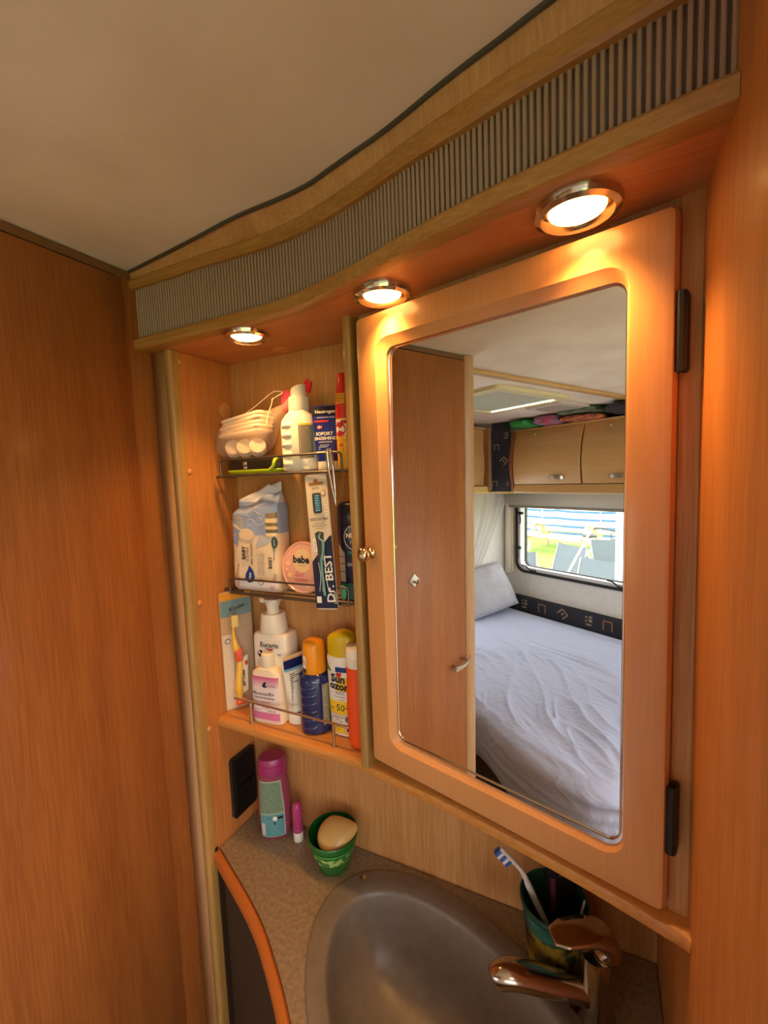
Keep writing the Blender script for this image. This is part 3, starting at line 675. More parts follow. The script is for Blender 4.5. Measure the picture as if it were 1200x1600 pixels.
# curtain
V = []; F = []; nu, nv = 90, 24
for j in range(nv + 1):
    t = j / nv; z = 1.405 - .66 * t; y1 = -1.645 + .36 * t ** 1.25; y0 = -.95 - .15 * t
    for i in range(nu + 1):
        s = i / nu; y = y0 + (y1 - y0) * s
        V.append((-1.892 + .011 * sin(s * 34 + 1.2 * t) * (1 - .35 * t) + .004 * sin(s * 71 + t * 3), y, z))
F = [[j * (nu + 1) + i, j * (nu + 1) + i + 1, (j + 1) * (nu + 1) + i + 1, (j + 1) * (nu + 1) + i] for j in range(nv) for i in range(nu)]
cu_ = thing('curtain', 'white sheer curtain gathered sideways above the pillow', 'curtain', (-1.89, -1.3, .75), world=True)
obj('fabric', V, F, M['sheer'], cu_, smooth=True)
obj('hem', *tubeg([V[j * (nu + 1) + nu] for j in range(nv + 1)], .003, 6), T('hem_white', 'e9e6e2', .8), cu_, angle=.8)
# small reading lamp hook by the curtain
rl = thing('reading_lamp', 'small black reading lamp with a thin cable under the end wall locker', 'lamp', (-1.62, -.96, 1.41), world=True)
lathe('lamp_head', [(.001, 1.380), (.016, 1.386), (.018, 1.396), (.014, 1.412)], (-1.62, -.955, 0), M['black'], rl, 16)
tube('cable', spline([(-1.62, -.95, 1.385), (-1.615, -.965, 1.36), (-1.62, -.96, 1.33), (-1.615, -.985, 1.30), (-1.62, -.995, 1.275)], 4), .0022, M['black'], rl, seg=6)
# roof hatch
rh = thing('roof_hatch', 'cream framed roof hatch with closed pleated blind and row of light gaps', 'hatch', (-1.05, -.6, ZC), world=True)
A = rrect(-1.27, -.84, -.82, -.38, .025, 4); B = rrect(-1.235, -.875, -.785, -.415, .015, 4)
obj('frame', *ringsg([[(x, y, ZC) for x, y in A], [(x, y, ZC - .012) for x, y in A], [(x, y, ZC - .015) for x, y in B], [(x, y, ZC) for x, y in B]], False, False), T('hatch_cream', 'd9cfa2', .4), rh, angle=.5)
R = []
for k in range(49):
    y = -.785 + .37 * k / 48; R.append([(-1.235, y, ZC - .006 - (.002 if k % 2 else 0)), (-.875, y, ZC - .006 - (.002 if k % 2 else 0))])
obj('pleated_blind', *ringsg(R, False, False, False), T('blind_green', 'b7bba6', .6), rh)
g = join([boxg((-1.228 + .0152 * k, -.7800, ZC - .0125), (-1.228 + .0152 * k + .007, -.7740, ZC - .0085)) for k in range(22)])
obj('light_leak_glow', *g, mat('daylight_leak_glow', 'ffffff', .5, emit=(1, .97, .86), es=4.0), rh)  # glowing boxes stand in for daylight leaking past the blind
# ceiling vent
cv = thing('ceiling_vent', 'flat cream ceiling vent cover beyond the roof hatch', 'vent', (-1.0, -.98, ZC), world=True)
V, F = prismg(rrect(-1.12, -.92, -1.08, -.87, .015, 4), ZC - .010, ZC - .0005); obj('cover', V, F, T('vent_white', 'cbc4b4', .5), cv, angle=.5)
V, F = prismg(rrect(-1.085, -.955, -1.045, -.905, .008, 3), ZC - .014, ZC - .0095); obj('grille', V, F, T('vent_grey', 'a8a294', .5), cv, angle=.5)
# things stuffed on top of the lockers
def lump(name, lab, cat, lo, hi, m, seed, rz=0, group=None, amp=.25):
    bm = bmesh.new(); bmesh.ops.create_icosphere(bm, subdivisions=4, radius=1)
    c = (Vector(lo) + Vector(hi)) / 2; h = (Vector(hi) - Vector(lo)) / 2; V = []
    for v in bm.verts:
        d = v.co.normalized(); p = Vector([abs(x) ** .6 * (1 if x > 0 else -1) for x in d])
        k = 1 - amp * abs(noise.noise(d * 2.3 + Vector((seed, 0, 0)))) - .5 * amp * abs(noise.noise(d * 6 + Vector((0, seed, 0))))
        q = Vector((p.x * h.x * k, p.y * h.y * k, p.z * h.z * (k if p.z > 0 else 1))); V.append(c + q)
    F = [[v.index for v in f.verts] for f in bm.faces]; bm.free()
    return tag(obj(name, V, F, m, smooth=True), lab, cat, group)
lump('plastic_bag', 'bright green crumpled plastic bag lying on top of the overhead lockers', 'bag', (-1.44, -1.31, 1.7725), (-1.29, -1.10, 1.815), mat('green_plastic', '2f9a4e', .4), 1)
lump('folded_cloth', 'pink and violet patterned folded cloth on top of the lockers', 'cloth', (-1.288, -1.30, 1.7725), (-1.135, -1.11, 1.820), noisy('pink_violet', 'b8475a', '8f84a8', nscale=18, rough=.7), 3)
lump('folded_cloth', 'orange and brown cloth squeezed between the locker top and ceiling', 'cloth', (-1.133, -1.29, 1.7725), (-.93, -1.11, 1.797), noisy('orange_brown', 'd97a4c', '6e4434', nscale=25, rough=.7), 5)
lump('plastic_bag', 'dark green transparent plastic bag on top of the lockers', 'bag', (-1.12, -1.27, 1.7975), (-.88, -1.05, 1.8205), noisy('dark_green_plastic', '2e4a2a', '6d7f66', nscale=22, rough=.3), 8)
lump('folded_awning', 'dark grey folded awning fabric filling the gap above the right lockers', 'fabric', (-.90, -1.50, 1.7725), (-.35, -1.02, 1.818), T('charcoal_cloth', '2b2726', .8), 11, amp=.12)

# ================================================================== OUTDOORS (seen through the window)
GZ = -.45
g = box('ground', (-30, -40, GZ - .1), (20, -1.9, GZ), M['grass']); struct(g); g.name = 'floor_lawn'
hd = thing('hedge', 'clipped green hedge behind the striped windbreak', 'hedge', (-8, -13.5, GZ), world=True)
V, F = boxg((-22, -14.4, GZ), (4, -13.4, 1.0)); bm = bmesh.new()
hv = []; hf = []
for j in range(15):
    for i in range(131):
        x = -22 + i * .2; z = GZ + j * .1; hv.append((x, -13.4 + .18 * noise.noise(Vector((x * 2, z * 3, 0))) , z + (.08 * noise.noise(Vector((x * 3, 0, 2))) if j == 14 else 0)))
hf = [[j * 131 + i, j * 131 + i + 1, (j + 1) * 131 + i + 1, (j + 1) * 131 + i] for j in range(14) for i in range(130)]
hb = [(x, -14.2, z) for x, y, z in hv]; n = len(hv)
hf += [[a + n for a in f[::-1]] for f in hf]; hf += [[14 * 131 + i, 14 * 131 + i + 1, n + 14 * 131 + i + 1, n + 14 * 131 + i] for i in range(130)]; bm.free()
obj('foliage', hv + hb, hf, M['leaf'], hd)
struct(box('floor_bounce_mat', (-4.6, -5.3, GZ), (3.0, -1.9, GZ + .006), noisy('bounce_mat', 'b5ac9c', 'a59c8e', nscale=40, rough=.9)))  # pale mat added to keep green grass bounce out of the interior
# windbreak
wb = thing('windbreak', 'long white camping windbreak with horizontal blue stripes outside the window', 'windbreak', (-8, -11.6, GZ), world=True)
def wby(x, z): return -11.6 + .12 * sin(x * 2.1) + .03 * sin(x * 7)
def wband(name, z0, z1, m, o=0.0):
    V = []; nx = 130
    def sag(x): return -.05 * abs(sin((x + 14) * pi / 1.9)) * max(0, (z1 - GZ) / 1.5)
    for z in (z0, z1):
        for i in range(nx + 1):
            x = -15 + 14 * i / nx; V.append((x, wby(x, z) + o, z + sag(x)))
    V2 = [(a, b - .006, c) for a, b, c in V]; k = nx + 1
    F = [[i, i + 1, k + i + 1, k + i] for i in range(nx)] + [[2 * k + i, 2 * k + i + 1, 3 * k + i + 1, 3 * k + i][::-1] for i in range(nx)]
    obj(name, V + V2, F, m, wb, smooth=True)
wband('canvas', GZ + .02, 1.12, T('canvas_white', 'f2f1ee', .8))
for z in (-.20, .02, .26, .50, .78, 1.0): wband('stripe', z - .035, z + .035, T('stripe_blue', '3f6f9c', .8), .008)
for x in range(-15, 0, 2): tube('pole', [(x + .1, -11.55, GZ), (x + .1, -11.55, 1.22)], .018, T('pole_white', 'e8e8e4'), wb)
# picnic table
pt = thing('picnic_table', 'weathered wooden picnic table with attached benches on the lawn', 'table', (-7.0, -9.9, GZ), rz=radians(-12))
pw = T('bleached_wood', 'd9c4a4', .7)
for k in range(5): box('tabletop_plank', (-1.0, -.36 + .146 * k, .72), (1.0, -.36 + .146 * k + .134, .76), pw, pt)
for s in (-1, 1):
    for k in range(2): box('bench_plank', (-1.0, s * .68 - .14 + .145 * k, .42), (1.0, s * .68 - .14 + .145 * k + .132, .46), pw, pt)
for x in (-.72, .72):
    box('cross_beam', (x - .03, -.84, .34), (x + .03, .84, .42), pw, pt); box('cross_beam', (x - .03, -.35, .64), (x + .03, .35, .72), pw, pt)
    for s in (-1, 1):
        V, F = prismg([(s * .18, .72), (s * .30, .72), (s * .66, 0), (s * .54, 0)], x - .045, x + .045, xf=lambda v: Vector((v.z, v.x, v.y))); obj('leg', V, F, pw, pt)
box('foot_beam', (-.75, -.62, .08), (.75, -.56, .16), pw, pt)
# garden chairs
tx = noisy('textilene', '48555a', '5f6c70', nscale=220, rough=.8); ga = T('chair_frame', '8a8d88', .4, metal=.5)
def chair(x, y, rz, lab, hb=1.08):
    c = thing('garden_chair', lab, 'chair', (x, y, GZ), rz=rz, group='high back garden chairs outside the window')
    def bk(u, z): return Vector((u, .22 + (z - .42) * .28, z))
    V = []; nu, nz = 8, 14
    for j in range(nz + 1):
        z = .44 + (hb - .44) * j / nz
        for i in range(nu + 1):
            u = -.25 + .5 * i / nu; p = bk(u, z); p.y += .02 * (1 - (u / .25) ** 2); p.z += (.018 * (u / .25) ** 2 if j == nz else 0); V.append(p)
    V2 = [p + Vector((0, .006, 0)) for p in V]; k = nu + 1; m_ = len(V)
    F = [[j * k + i, j * k + i + 1, (j + 1) * k + i + 1, (j + 1) * k + i] for j in range(nz) for i in range(nu)]
    F += [[q + m_ for q in f[::-1]] for f in F]
    obj('backrest', V + V2, F, tx, c, smooth=True)
    box('seat', (-.24, -.24, .425), (.24, .22, .44), tx, c, bev=.005)
    for s in (-1, 1):
        tube('back_frame', [bk(s * .26, .36), bk(s * .26, hb + .01)], .012, ga, c)
        tube('leg', fillet([(s * .26, -.24, 0), (s * .26, -.22, .62), (s * .26, .27, .64)], .06), .012, ga, c)
        tube('rear_leg', [(s * .26, .36, 0), (s * .26, -.05, .44)], .012, ga, c)
        box('armrest', (s * .26 - .022, -.24, .635), (s * .26 + .022, .25, .655), T('arm_dark', '6c6a64'), c, bev=.005)
    return c
chair(-3.19, -3.88, radians(196), 'grey high back garden chair in the middle of the window view')
chair(-2.35, -3.27, radians(183), 'blue grey garden chair nearest the right edge of the window view', 1.06)
chair(-2.74, -4.95, radians(118), 'garden chair standing behind the two front chairs by the bicycle', 1.08)
chair(-4.10, -4.50, radians(140), 'low seen grey garden chair at the left end of the chair group', .80)
# bicycle
bk = thing('bicycle', 'white bicycle with a front basket parked on the grass outside', 'bicycle', (-3.75, -6.1, GZ), rz=radians(20))
wh = T('bike_white', 'e6e2d8', .35); bl = T('bike_black', '3b3a38', .6); cs = 1.0
for x, nme in ((-.52, 'wheel'), (.52, 'wheel')):
    g = [tubeg([(x + .33 * cos(2 * pi * k / 36), 0, .34 + .33 * sin(2 * pi * k / 36)) for k in range(36)], .017, 8, True)]
    for k in range(12): a = pi * k / 12; g.append(tubeg([(x - .32 * cos(a), 0, .34 - .32 * sin(a)), (x + .32 * cos(a), 0, .34 + .32 * sin(a))], .0022, 4))
    w_ = obj(nme, *join(g), bl, bk, angle=.8)
    tube('mudguard', [(x + .365 * cos(radians(a)), 0, .34 + .365 * sin(radians(a))) for a in range(10, 175, 9)], .018, wh, w_)
obj('bike_frame', *join([tubeg(p, .018, 8) for p in ([(-.52, 0, .34), (-.08, 0, .30)], [(-.08, 0, .30), (-.24, 0, .92)], [(-.08, 0, .30), (.40, 0, .74)], [(-.18, 0, .62), (.38, 0, .82)], [(-.52, 0, .34), (-.20, 0, .80)], [(.52, 0, .34), (.36, 0, .92), (.33, 0, 1.08)])]), wh, bk, angle=.8)
tube('handlebar', spline([(.14, -.27, 1.14), (.26, -.22, 1.16), (.36, -.08, 1.12), (.36, .08, 1.12), (.26, .22, 1.16), (.14, .27, 1.14)], 6), .013, bl, bk)
lathe('saddle', [(.02, .93), (.11, .95), (.12, .98), (.06, 1.0), (.01, 1.005)], (-.27, 0, 0), bl, bk, 18)
g = [tubeg(rr, .005, 5, True) for rr in ([(x, y, z) for x, y in rrect(.42 - s, .70 + s, -.16 - s, .16 + s, .03, 3)] for z, s in ((.86, 0), (.93, .008), (1.0, .016), (1.08, .024)))]
for k in range(28):
    a, b = rrect(.42, .70, -.16, .16, .03, 6)[k], rrect(.396, .724, -.184, .184, .03, 6)[k]; g.append(tubeg([(a[0], a[1], .86), (b[0], b[1], 1.08)], .003, 4))
obj('basket', *join(g), T('basket_brown', '5a4a3c', .7), bk)
obj('pedals', *join([latheg([(.09, -.012), (.09, .012)], (-.08, 0, .30), 20, ax='Y'), boxg((-.13, .06, .14), (-.03, .13, .16)), boxg((-.13, -.13, .44), (-.03, -.06, .46)), tubeg([(-.08, .07, .15), (-.08, -.07, .45)], .01, 6)]), bl, bk)
# leaning awning poles
tag(tube('awning_pole', [(-2.895, -3.10, GZ), (-2.10, -3.10, 1.05)], .012, T('pole_pale', 'd6c6a8', .4)), 'pale awning pole leaning diagonally across the garden chairs', 'pole')
tag(tube('tent_pole', [(-1.52, -2.6, GZ), (-1.52, -2.6, 2.0)], [.09, .09], T('white_canvas_post', 'f4f4f2', .6), seg=16), 'thick white upright post at the right edge of the window view', 'post')

# ================================================================== THINGS ON THE SHELVES AND WORKTOP
INK = T('ink_navy', '1c2340', .5); BLK = T('ink_black', '1a1a1c', .5); WHT = T('ink_white', 'f2efe8', .5)
RED = T('ink_red', 'c8242c', .45); YEL = T('label_yellow', 'f0c62e', .45); PNK = T('ink_pink', 'd2508f', .5)
WP_ = T('bottle_white', 'efe8da', .3, coat=.2)

# ---- wire racks
def rack(lab, z, x0, x1, zt, zr):
    r = thing('wire_rack', lab, 'rack', (0, 0, 0), group='wire racks in the shelf nook', world=True)
    yF, yB = .5445, .606
    tube('front_rail', fillet([(x0, yF, z), (x0, yF, z + zt), (x1, yF, z + zt + zr), (x1, yF, z + zr * .6)], .007, 4), .0017, M['wire'], r, 8)
    tube('front_wire', fillet([(x0 - .010, yB, z), (x0 - .010, yF + .004, z), (x1 + .012, yF + .004, z + zr * .6), (x1 + .012, yB, z + zr * .6)], .008, 4), .0018, M['wire'], r, 8)
    for y in (yF + .022, yF + .042): tube('floor_wire', [(x0 - .010, y, z), (x1 + .012, y, z + zr * .6)], .0014, M['wire'], r, 8)
    tube('front_wire', [(x0, yF, z - .0005), (x1, yF, z + zr * .6 - .0005)], .0016, M['wire'], r, 8)
    tube('bracket', [(-.5995, yF + .018, z - .001), (x0 + .012, yF + .018, z - .001)], .0022, M['wire'], r, 8)
    tube('bracket', [(x1 - .004, yF + .018, z + zr * .6 - .001), (-.3047, yF + .018, z + zr * .6 - .001)], .0022, M['wire'], r, 8)
    return r
Z1, Z2, Z3 = 1.5085, 1.3085, 1.0832
rack('upper grey wire rack holding the cotton pads bag and white ribbed bottle', 1.5055, -.571, -.333, .0265, .0015)
rack('lower grey wire rack holding the baby wipes and pink tin', 1.3055, -.568, -.331, .0250, .0025)
gr = thing('shelf_rail', 'thin chrome rail with two posts along the front of the wooden ledge', 'rail', (-.45, .535, Z3), world=True)
tube('rod', [(-.566, .5345, 1.1215), (-.335, .5345, 1.1205)], .0021, M['chrome'], gr, 10)
for x in (-.530, -.363):
    tube('post', [(x, .5345, Z3), (x, .5345, 1.120)], .0022, M['chrome'], gr, 10); lathe('foot', [(.0042, Z3), (.0042, Z3 + .0015), (.0024, Z3 + .003)], (x, .5345, 0), M['chrome'], gr, 14)

# ---- upper rack
t = thing('trimmer_case', 'flat black case with a lime green edge lying on the upper rack', 'case', (-.518, .578, Z1))
pr_ = rrect(-.060, .060, -.018, .018, .014, 6)
V, F = ringsg([[(x * k, y * k, z) for x, y in pr_] for z, k in ((.002, .93), (.006, 1), (.018, 1), (.023, .95), (.025, .85))]); obj('shell', V, F, M['dark'], t, angle=.7)
V, F = ringsg([[(x * k, y * k, z) for x, y in pr_] for z, k in ((0, .90), (.002, .985), (.005, 1.02), (.0062, 1.0))]); obj('edge', V, F, T('lime', 'a9c21c', .4), t, angle=.7)
obj('end_band', *tubeg(spline([(.040, -.0195, .004), (.048, -.0195, .010), (.050, -.019, .017), (.050, -.014, .0215), (.050, -.004, .0235)], 5), .0030, 8), T('lime', 'a9c21c', .4), t, angle=.8)
text(t, flat(-.0182), 'UR', -.012, .0165, .007, WHT); text(t, flat(-.0182), '142', -.012, .0095, .006, WHT)

bg = thing('cotton_bag', 'translucent drawstring bag full of cotton pads on the upper rack', 'bag', (-.535, .577, 1.535))
V = []; R = []
rows = [(-.064, .010, .006, .022), (-.060, .020, .020, .022), (-.045, .026, .029, .027), (-.02, .028, .033, .031), (.005, .028, .036, .034), (.025, .026, .037, .036), (.043, .020, .030, .044), (.056, .014, .020, .054), (.068, .009, .011, .066), (.080, .006, .006, .074), (.092, .010, .008, .080)]
for x, ry, rz_, cz in rows:
    ring = []
    for k in range(26):
        a = 2 * pi * k / 26; c_, s_ = cos(a), sin(a)
        q = 1 + .10 * noise.noise(Vector((x * 40, c_ * 1.6, s_ * 1.6)))
        ring.append((x, ry * q * abs(c_) ** .7 * (1 if c_ > 0 else -1), cz + rz_ * q * abs(s_) ** .75 * (1 if s_ > 0 else -1) - (0.0)))
    R.append(ring)
zmin = min(p[2] for r in R for p in r); R = [[(p[0], p[1], p[2] - zmin) for p in r] for r in R]
obj('film', *ringsg(R), M['bag_film'], bg, smooth=True)
tube('drawstring', spline([(.010, -.012, .074), (.030, -.010, .084), (.050, -.012, .093), (.068, -.010, .102), (.082, -.006, .100), (.076, -.012, .094), (.066, -.012, .090)], 5), .0007, T('string', 'ead9c8', .6), bg, seg=6)
tube('drawstring', spline([(.066, -.012, .092), (.066, -.016, .080), (.060, -.018, .066), (.058, -.020, .050)], 4), .0007, T('string', 'ead9c8', .6), bg, seg=6)
V, F = prismg([(.078, .070), (.098, .078), (.100, .100), (.082, .104), (.076, .09)], -.004, .004, xf=lambda v: Vector((v.x, v.z, v.y))); obj('label_strip', V, F, T('pink_tag', 'd9506a', .5), bg)
V, F = prismg([(.118, .098), (.126, .096), (.131, .112), (.122, .118), (.116, .110)], .004, .0075, xf=lambda v: Vector((v.x, v.z, v.y))); obj('tag_end', V, F, T('red_tag', 'd3202e', .4), bg)
for k in range(5):
    zz = .0385 + k * .0064; rnd = rrect(-.052 + .002 * k, .040 + .001 * k, -.022, .018, .008, 4)
    V, F = ringsg([[(x * q, y * q, z) for x, y in rnd] for z, q in ((0, .94), (.0014, 1), (.0044, 1), (.0058, .93))])
    p = obj('cotton_pad', V, F, T('cotton', 'f0dfcc', .95), None, angle=.9); p.location = (-.530 - .003 + .0015 * (k % 2), .5765, 1.535 + zz)
    p.rotation_euler = (0, radians(-4.5 - k * .9), radians(2 * (-1) ** k)); tag(p, ('lowest flat cotton pad of the stack in the drawstring bag, on the round pads', 'second flat cotton pad from the bottom of the stack in the bag', 'middle flat cotton pad of the stack in the drawstring bag', 'second flat cotton pad from the top of the stack in the bag', 'topmost flat cotton pad of the stack in the drawstring bag')[k], 'cotton pad', 'stacked rectangular cotton pads in the bag')
for i, (x, y) in enumerate(((-.035, -.006), (-.008, -.007), (.019, -.006))):
    g = []
    for k in range(5): g.append(latheg([(.009, 0), (.0122, .001), (.0124, .0022), (.009, .0036), (.001, .0040)], (0, 0, .0036 * k - .012), 22))
    V, F = join(g); V = [Matrix.Rotation(radians(38), 3, 'Z') @ Matrix.Rotation(radians(66), 3, 'X') @ Vector(v) * 1.08 for v in V]
    p = obj('round_cotton_pads', V, F, T('cotton', 'f0dfcc', .95), None, angle=.9); p.location = (-.530 + x, .577 + y, 1.535 + .0175)
    tag(p, ('leftmost', 'middle', 'rightmost')[i] + ' roll of round cotton pads at the bottom of the bag', 'cotton pads', 'rolls of round cotton pads in the bag')

PR = [(0, .026, .018), (.003, .030, .0205), (.070, .031, .021), (.080, .029, .020), (.088, .0225, .018), (.093, .0165, .0160), (.095, .0155, .0155)]
t = thing('lotion_bottle', 'off white bottle with ribbed grip and wide collar on the upper rack', 'bottle', (-.4265, .577, Z1), rz=radians(12))
body('body', PR, WP_, t, 2.6)
lathe('collar', [(.0165, .0945), (.0170, .096), (.0163, .115), (.0158, .1165), (.0, .1166)], (0, 0, 0), WP_, t, 28)
V, F = ringsg([[(x, y, z + .004 * (x / .014 if z > .12 else 0)) for x, y in sering(a, a, 2, 24)] for z, a in ((.1165, .0125), (.128, .0125), (.132, .0120), (.1335, .010))]); obj('pump_head', V, F, WP_, t, angle=.6)
Sf = front(PR, 2.6)
for k in range(5):
    V = []; zc = .012 + .0150 * k; F = []
    for j in range(7):
        for i in range(9):
            u = -.0265 + .0205 * i / 8; z = zc - .0042 + .0084 * j / 6; b = cos((i / 8 - .5) * pi) ** .6 * cos((j / 6 - .5) * pi) if 0 < i < 8 else 0
            V.append(Sf(u, z, .0003 + .0032 * max(0, b)))
    F = [[j * 9 + i, j * 9 + i + 1, (j + 1) * 9 + i + 1, (j + 1) * 9 + i] for j in range(6) for i in range(8)]
    obj('grip_rib', V, F, T('rib_white', 'e9e4dc', .22, coat=.4), t, smooth=True)
patch('back_label', Sf, .006, .0270, .020, .071, T('label_taupe', '7d7464', .5), t); patch('label_top', Sf, .006, .0270, .071, .0735, YEL, t)
lines('small_print', t, Sf, .008, .0255, [.024 + .0032 * k for k in range(15)], .0012, T('print_pale', 'b9b2a2'), .0007)
lines('small_print', t, Sf, .010, .0245, [.0040 + .0030 * k for k in range(4)], .0009, T('print_grey', '7d776c'), .0005)

def tubebody(name, h, w, d, m, parent, capr, caph, n=2.2):     # squeeze tube standing on its cap, flat crimp on top
    prof = []
    for k in range(15):
        q = k / 14; ww = capr + (w - capr) * min(1, q * 1.25) ** .8; dd = capr * (1 - q) ** .75 + .0006 * q
        prof.append((caph + (h - caph) * q, ww if k < 14 else w, max(.0007, min(d, dd) if q < .1 else dd)))
    return prof
t = thing('hand_cream_tube', 'dark blue hand cream tube with white cap standing on the upper rack', 'tube', (-.3735, .574, Z1), rz=radians(18))
PB = tubebody('b', .098, .0235, .016, None, t, .0165, .0135)
body('body', PB, T('tube_blue', '1c2a86', .28, coat=.3), t, 2.2)
body('cap', [(0, .0165, .0160), (.001, .0172, .0165), (.0130, .0165, .0160), (.0138, .015, .015)], WP_, t, 2)
Sf = front(PB, 2.2); patch('name_band', Sf, -.0215, .0215, .083, .096, T('band_black', '11121a', .3), t)
patch('white_band', Sf, -.0165, .0165, .0245, .0285, WHT, t)
text(t, Sf, 'Neutrogena', 0, .0885, .0072, WHT, bold=.02, off=.0012); text(t, Sf, 'NORWEGISCHE FORMEL', 0, .0795, .0026, WHT, off=.0012)
patch('red_line', Sf, -.019, .004, .0725, .0755, RED, t, off=.0007)
patch('flag', Sf, -.0135, -.0060, .0625, .0675, RED, t, off=.0007); patch('flag_cross', Sf, -.0110, -.0100, .0625, .0675, WHT, t, off=.0010); patch('flag_cross', Sf, -.0135, -.0060, .0645, .0655, WHT, t, off=.0010)
text(t, Sf, 'SOFORT', -.0025, .0545, .0072, WHT, bold=.03, off=.0012); text(t, Sf, 'EINZIEHENDE', .0005, .0475, .0062, WHT, bold=.03, off=.0012)
text(t, Sf, 'HANDCREME', -.001, .0420, .0036, WHT, off=.0012); text(t, Sf, 'Schnelle Hilfe', -.002, .0375, .0028, WHT, off=.0012)
lines('small_print', t, Sf, -.012, .010, [.0315, .0345], .0008, WHT, .0010)

t = thing('insect_spray', 'slim yellow insect spray with tall red cap beside the divider', 'spray', (-.3375, .566, Z1))
PS = [(0, .0120, .0120), (.001, .0127, .0127), (.078, .0127, .0127), (.084, .0127, .0127)]
body('can', PS, T('can_yellow', 'f2b918', .3, coat=.3), t, 2)
lathe('cap', [(.0128, .084), (.0126, .092), (.0105, .115), (.0080, .137), (.0070, .1395), (0, .140)], (0, 0, 0), T('cap_red', 'dd2b20', .3, coat=.3), t)
Sf = front(PS, 2); patch('shoulder', Sf, -.0122, .0122, .074, .084, T('cap_red', 'dd2b20', .3), t)
patch('label_white', Sf, -.0105, .0105, .050, .072, WHT, t)
disc('logo', Sf, -.001, .058, .0090, .0105, RED, t, .0009); text(t, Sf, 'autan', -.001, .058, .0068, WHT, bold=.03, off=.0014)
text(t, Sf, 'multi insect', 0, .042, .0042, T('ink_orange', 'd8531c', .5), off=.0008); text(t, Sf, 'Schutz', 0, .030, .0034, T('ink_orange', 'd8531c'), off=.0008)
patch('sticker_red', Sf, .001, .0112, .066, .0705, RED, t, off=.0009); text(t, Sf, 'Neu', -.006, .0685, .003, BLK, off=.001)
disc('drop', Sf, 0, .035, .0035, .003, T('ink_orange', 'd8531c'), t)
Sc = front([(.084, .0128, .0128), (.115, .0105, .0105), (.14, .007, .007)], 2); patch('cap_sticker', Sc, -.0085, .0070, .095, .110, T('sticker_amber', 'f0a92a', .5), t)
for zz, w_ in ((.1065, 'bietet'), (.1025, 'wirksamen'), (.0985, 'Schutz')): text(t, Sc, w_, -.0008, zz, .0032, BLK, off=.0009)

t = thing('tweezers', 'pointed steel tweezers hanging down through the upper rack', 'tweezers', (-.3455, .5405, 1.456))
for s in (-1, 1):
    tube('arm', [(.0022, 0, .0), (.0005 + s * .0018, 0, .02), (-.003 + s * .0038, 0, .05), (-.006 + s * .0030, 0, .078), (-.006, 0, .082)], [.0005, .0013, .0026, .0030, .0022], M['chrome'], t, 8)

# ---- lower rack
t = thing('wipes_pack', 'pale blue and cream soft pack of baby wipes on the lower rack', 'pack', (-.5215, .5730, Z2), rz=radians(7), tilt=(radians(-1), radians(1.5)))
def wp(u, z, side=0):
    q = z / .158; y = -.019 - .004 * sin(pi * q) * cos(u / .045 * 1.3) - .0012 * noise.noise(Vector((u * 60, z * 60, 1)))
    return y
Rg = []
for j in range(23):
    z = .150 * j / 22; q = j / 22; pinch = 1 if .06 < q < .90 else (.62 + .38 * (q / .06) if q <= .06 else 1 - .93 * ((q - .90) / .10) ** 1.3)
    ring = []
    for (x, y) in sering(.0460 - (.003 if q > .9 else 0), .0235, 5.0, 44):
        zz = z + (.020 * (x / .046 + .3) + .004 * sin(x * 130)) * max(0, (q - .8) / .2)
        k = 1 + .05 * noise.noise(Vector((x * 45, y * 45, z * 38))); ring.append((x * (1 + .02 * noise.noise(Vector((0, y * 20, z * 50)))), y * pinch * k, zz))
    Rg.append(ring)
# crimped fin on top
for dz, kx in ((.004, 1.0), (.010, .99), (.014, .96)):
    Rg.append([(p[0] * kx, p[1] * .5 if abs(p[1]) > .0008 else p[1], p[2] + dz + .002 * sin(p[0] * 300 + dz * 200)) for p in Rg[22]])
pk = T('pack_cream', 'e9d3b4', .4)
m = M['pouch'] = mat('pouch_print', 'e9d3b4', .4); N, L = nodes(m); tc = N.new('ShaderNodeTexCoord'); sp = N.new('ShaderNodeSeparateXYZ'); mr = N.new('ShaderNodeMapRange'); cr = N.new('ShaderNodeValToRGB'); cr.color_ramp.interpolation = 'CONSTANT'
cr.color_ramp.elements[0].color = lin('e9d3b4'); cr.color_ramp.elements[1].color = lin('93a6cf'); cr.color_ramp.elements[1].position = .5; e_ = cr.color_ramp.elements.new(.86); e_.color = lin('d9d8de'); mr.inputs[1].default_value = .03; mr.inputs[2].default_value = .17
L.new(tc.outputs['Object'], sp.inputs[0]); L.new(sp.outputs[2], mr.inputs[0]); L.new(mr.outputs[0], cr.inputs[0]); L.new(cr.outputs[0], N['Principled BSDF'].inputs['Base Color'])
obj('pouch', *ringsg(Rg), m, t, smooth=True)
def SW(u, z, off=0.0):
    q = min(1, z / .150); pinch = 1 if .06 < q < .90 else (.62 + .38 * (q / .06) if q <= .06 else 1 - .93 * ((q - .90) / .10) ** 1.3)
    a, b, n = .0460, .0235, 5.0; uu = min(.999, abs(u / a)); y = -b * (1 - uu ** n) ** (1 / n)
    k = 1 + .05 * noise.noise(Vector((u * 45, y * 45, z * 38))); zz = z + (.020 * (u / .046 + .3) + .004 * sin(u * 130)) * max(0, (q - .8) / .2)
    return Vector((u, y * pinch * k - off - .0006, zz))
pb_ = T('pack_blue', '93a6cf', .4); pg_ = T('pack_greyblue', 'b4b9c6', .4); pw_ = T('pack_white', 'e4dde0', .4)
patch('blue_field', SW, -.0445, .0445, .098, .1495, pb_, t, nu=22, nz=16)
disc('blue_swoop', SW, 0, 0, 0, 0, pb_, t, .0004, poly=[(-.044, .099), (-.040, .082), (-.030, .076), (-.027, .099)])
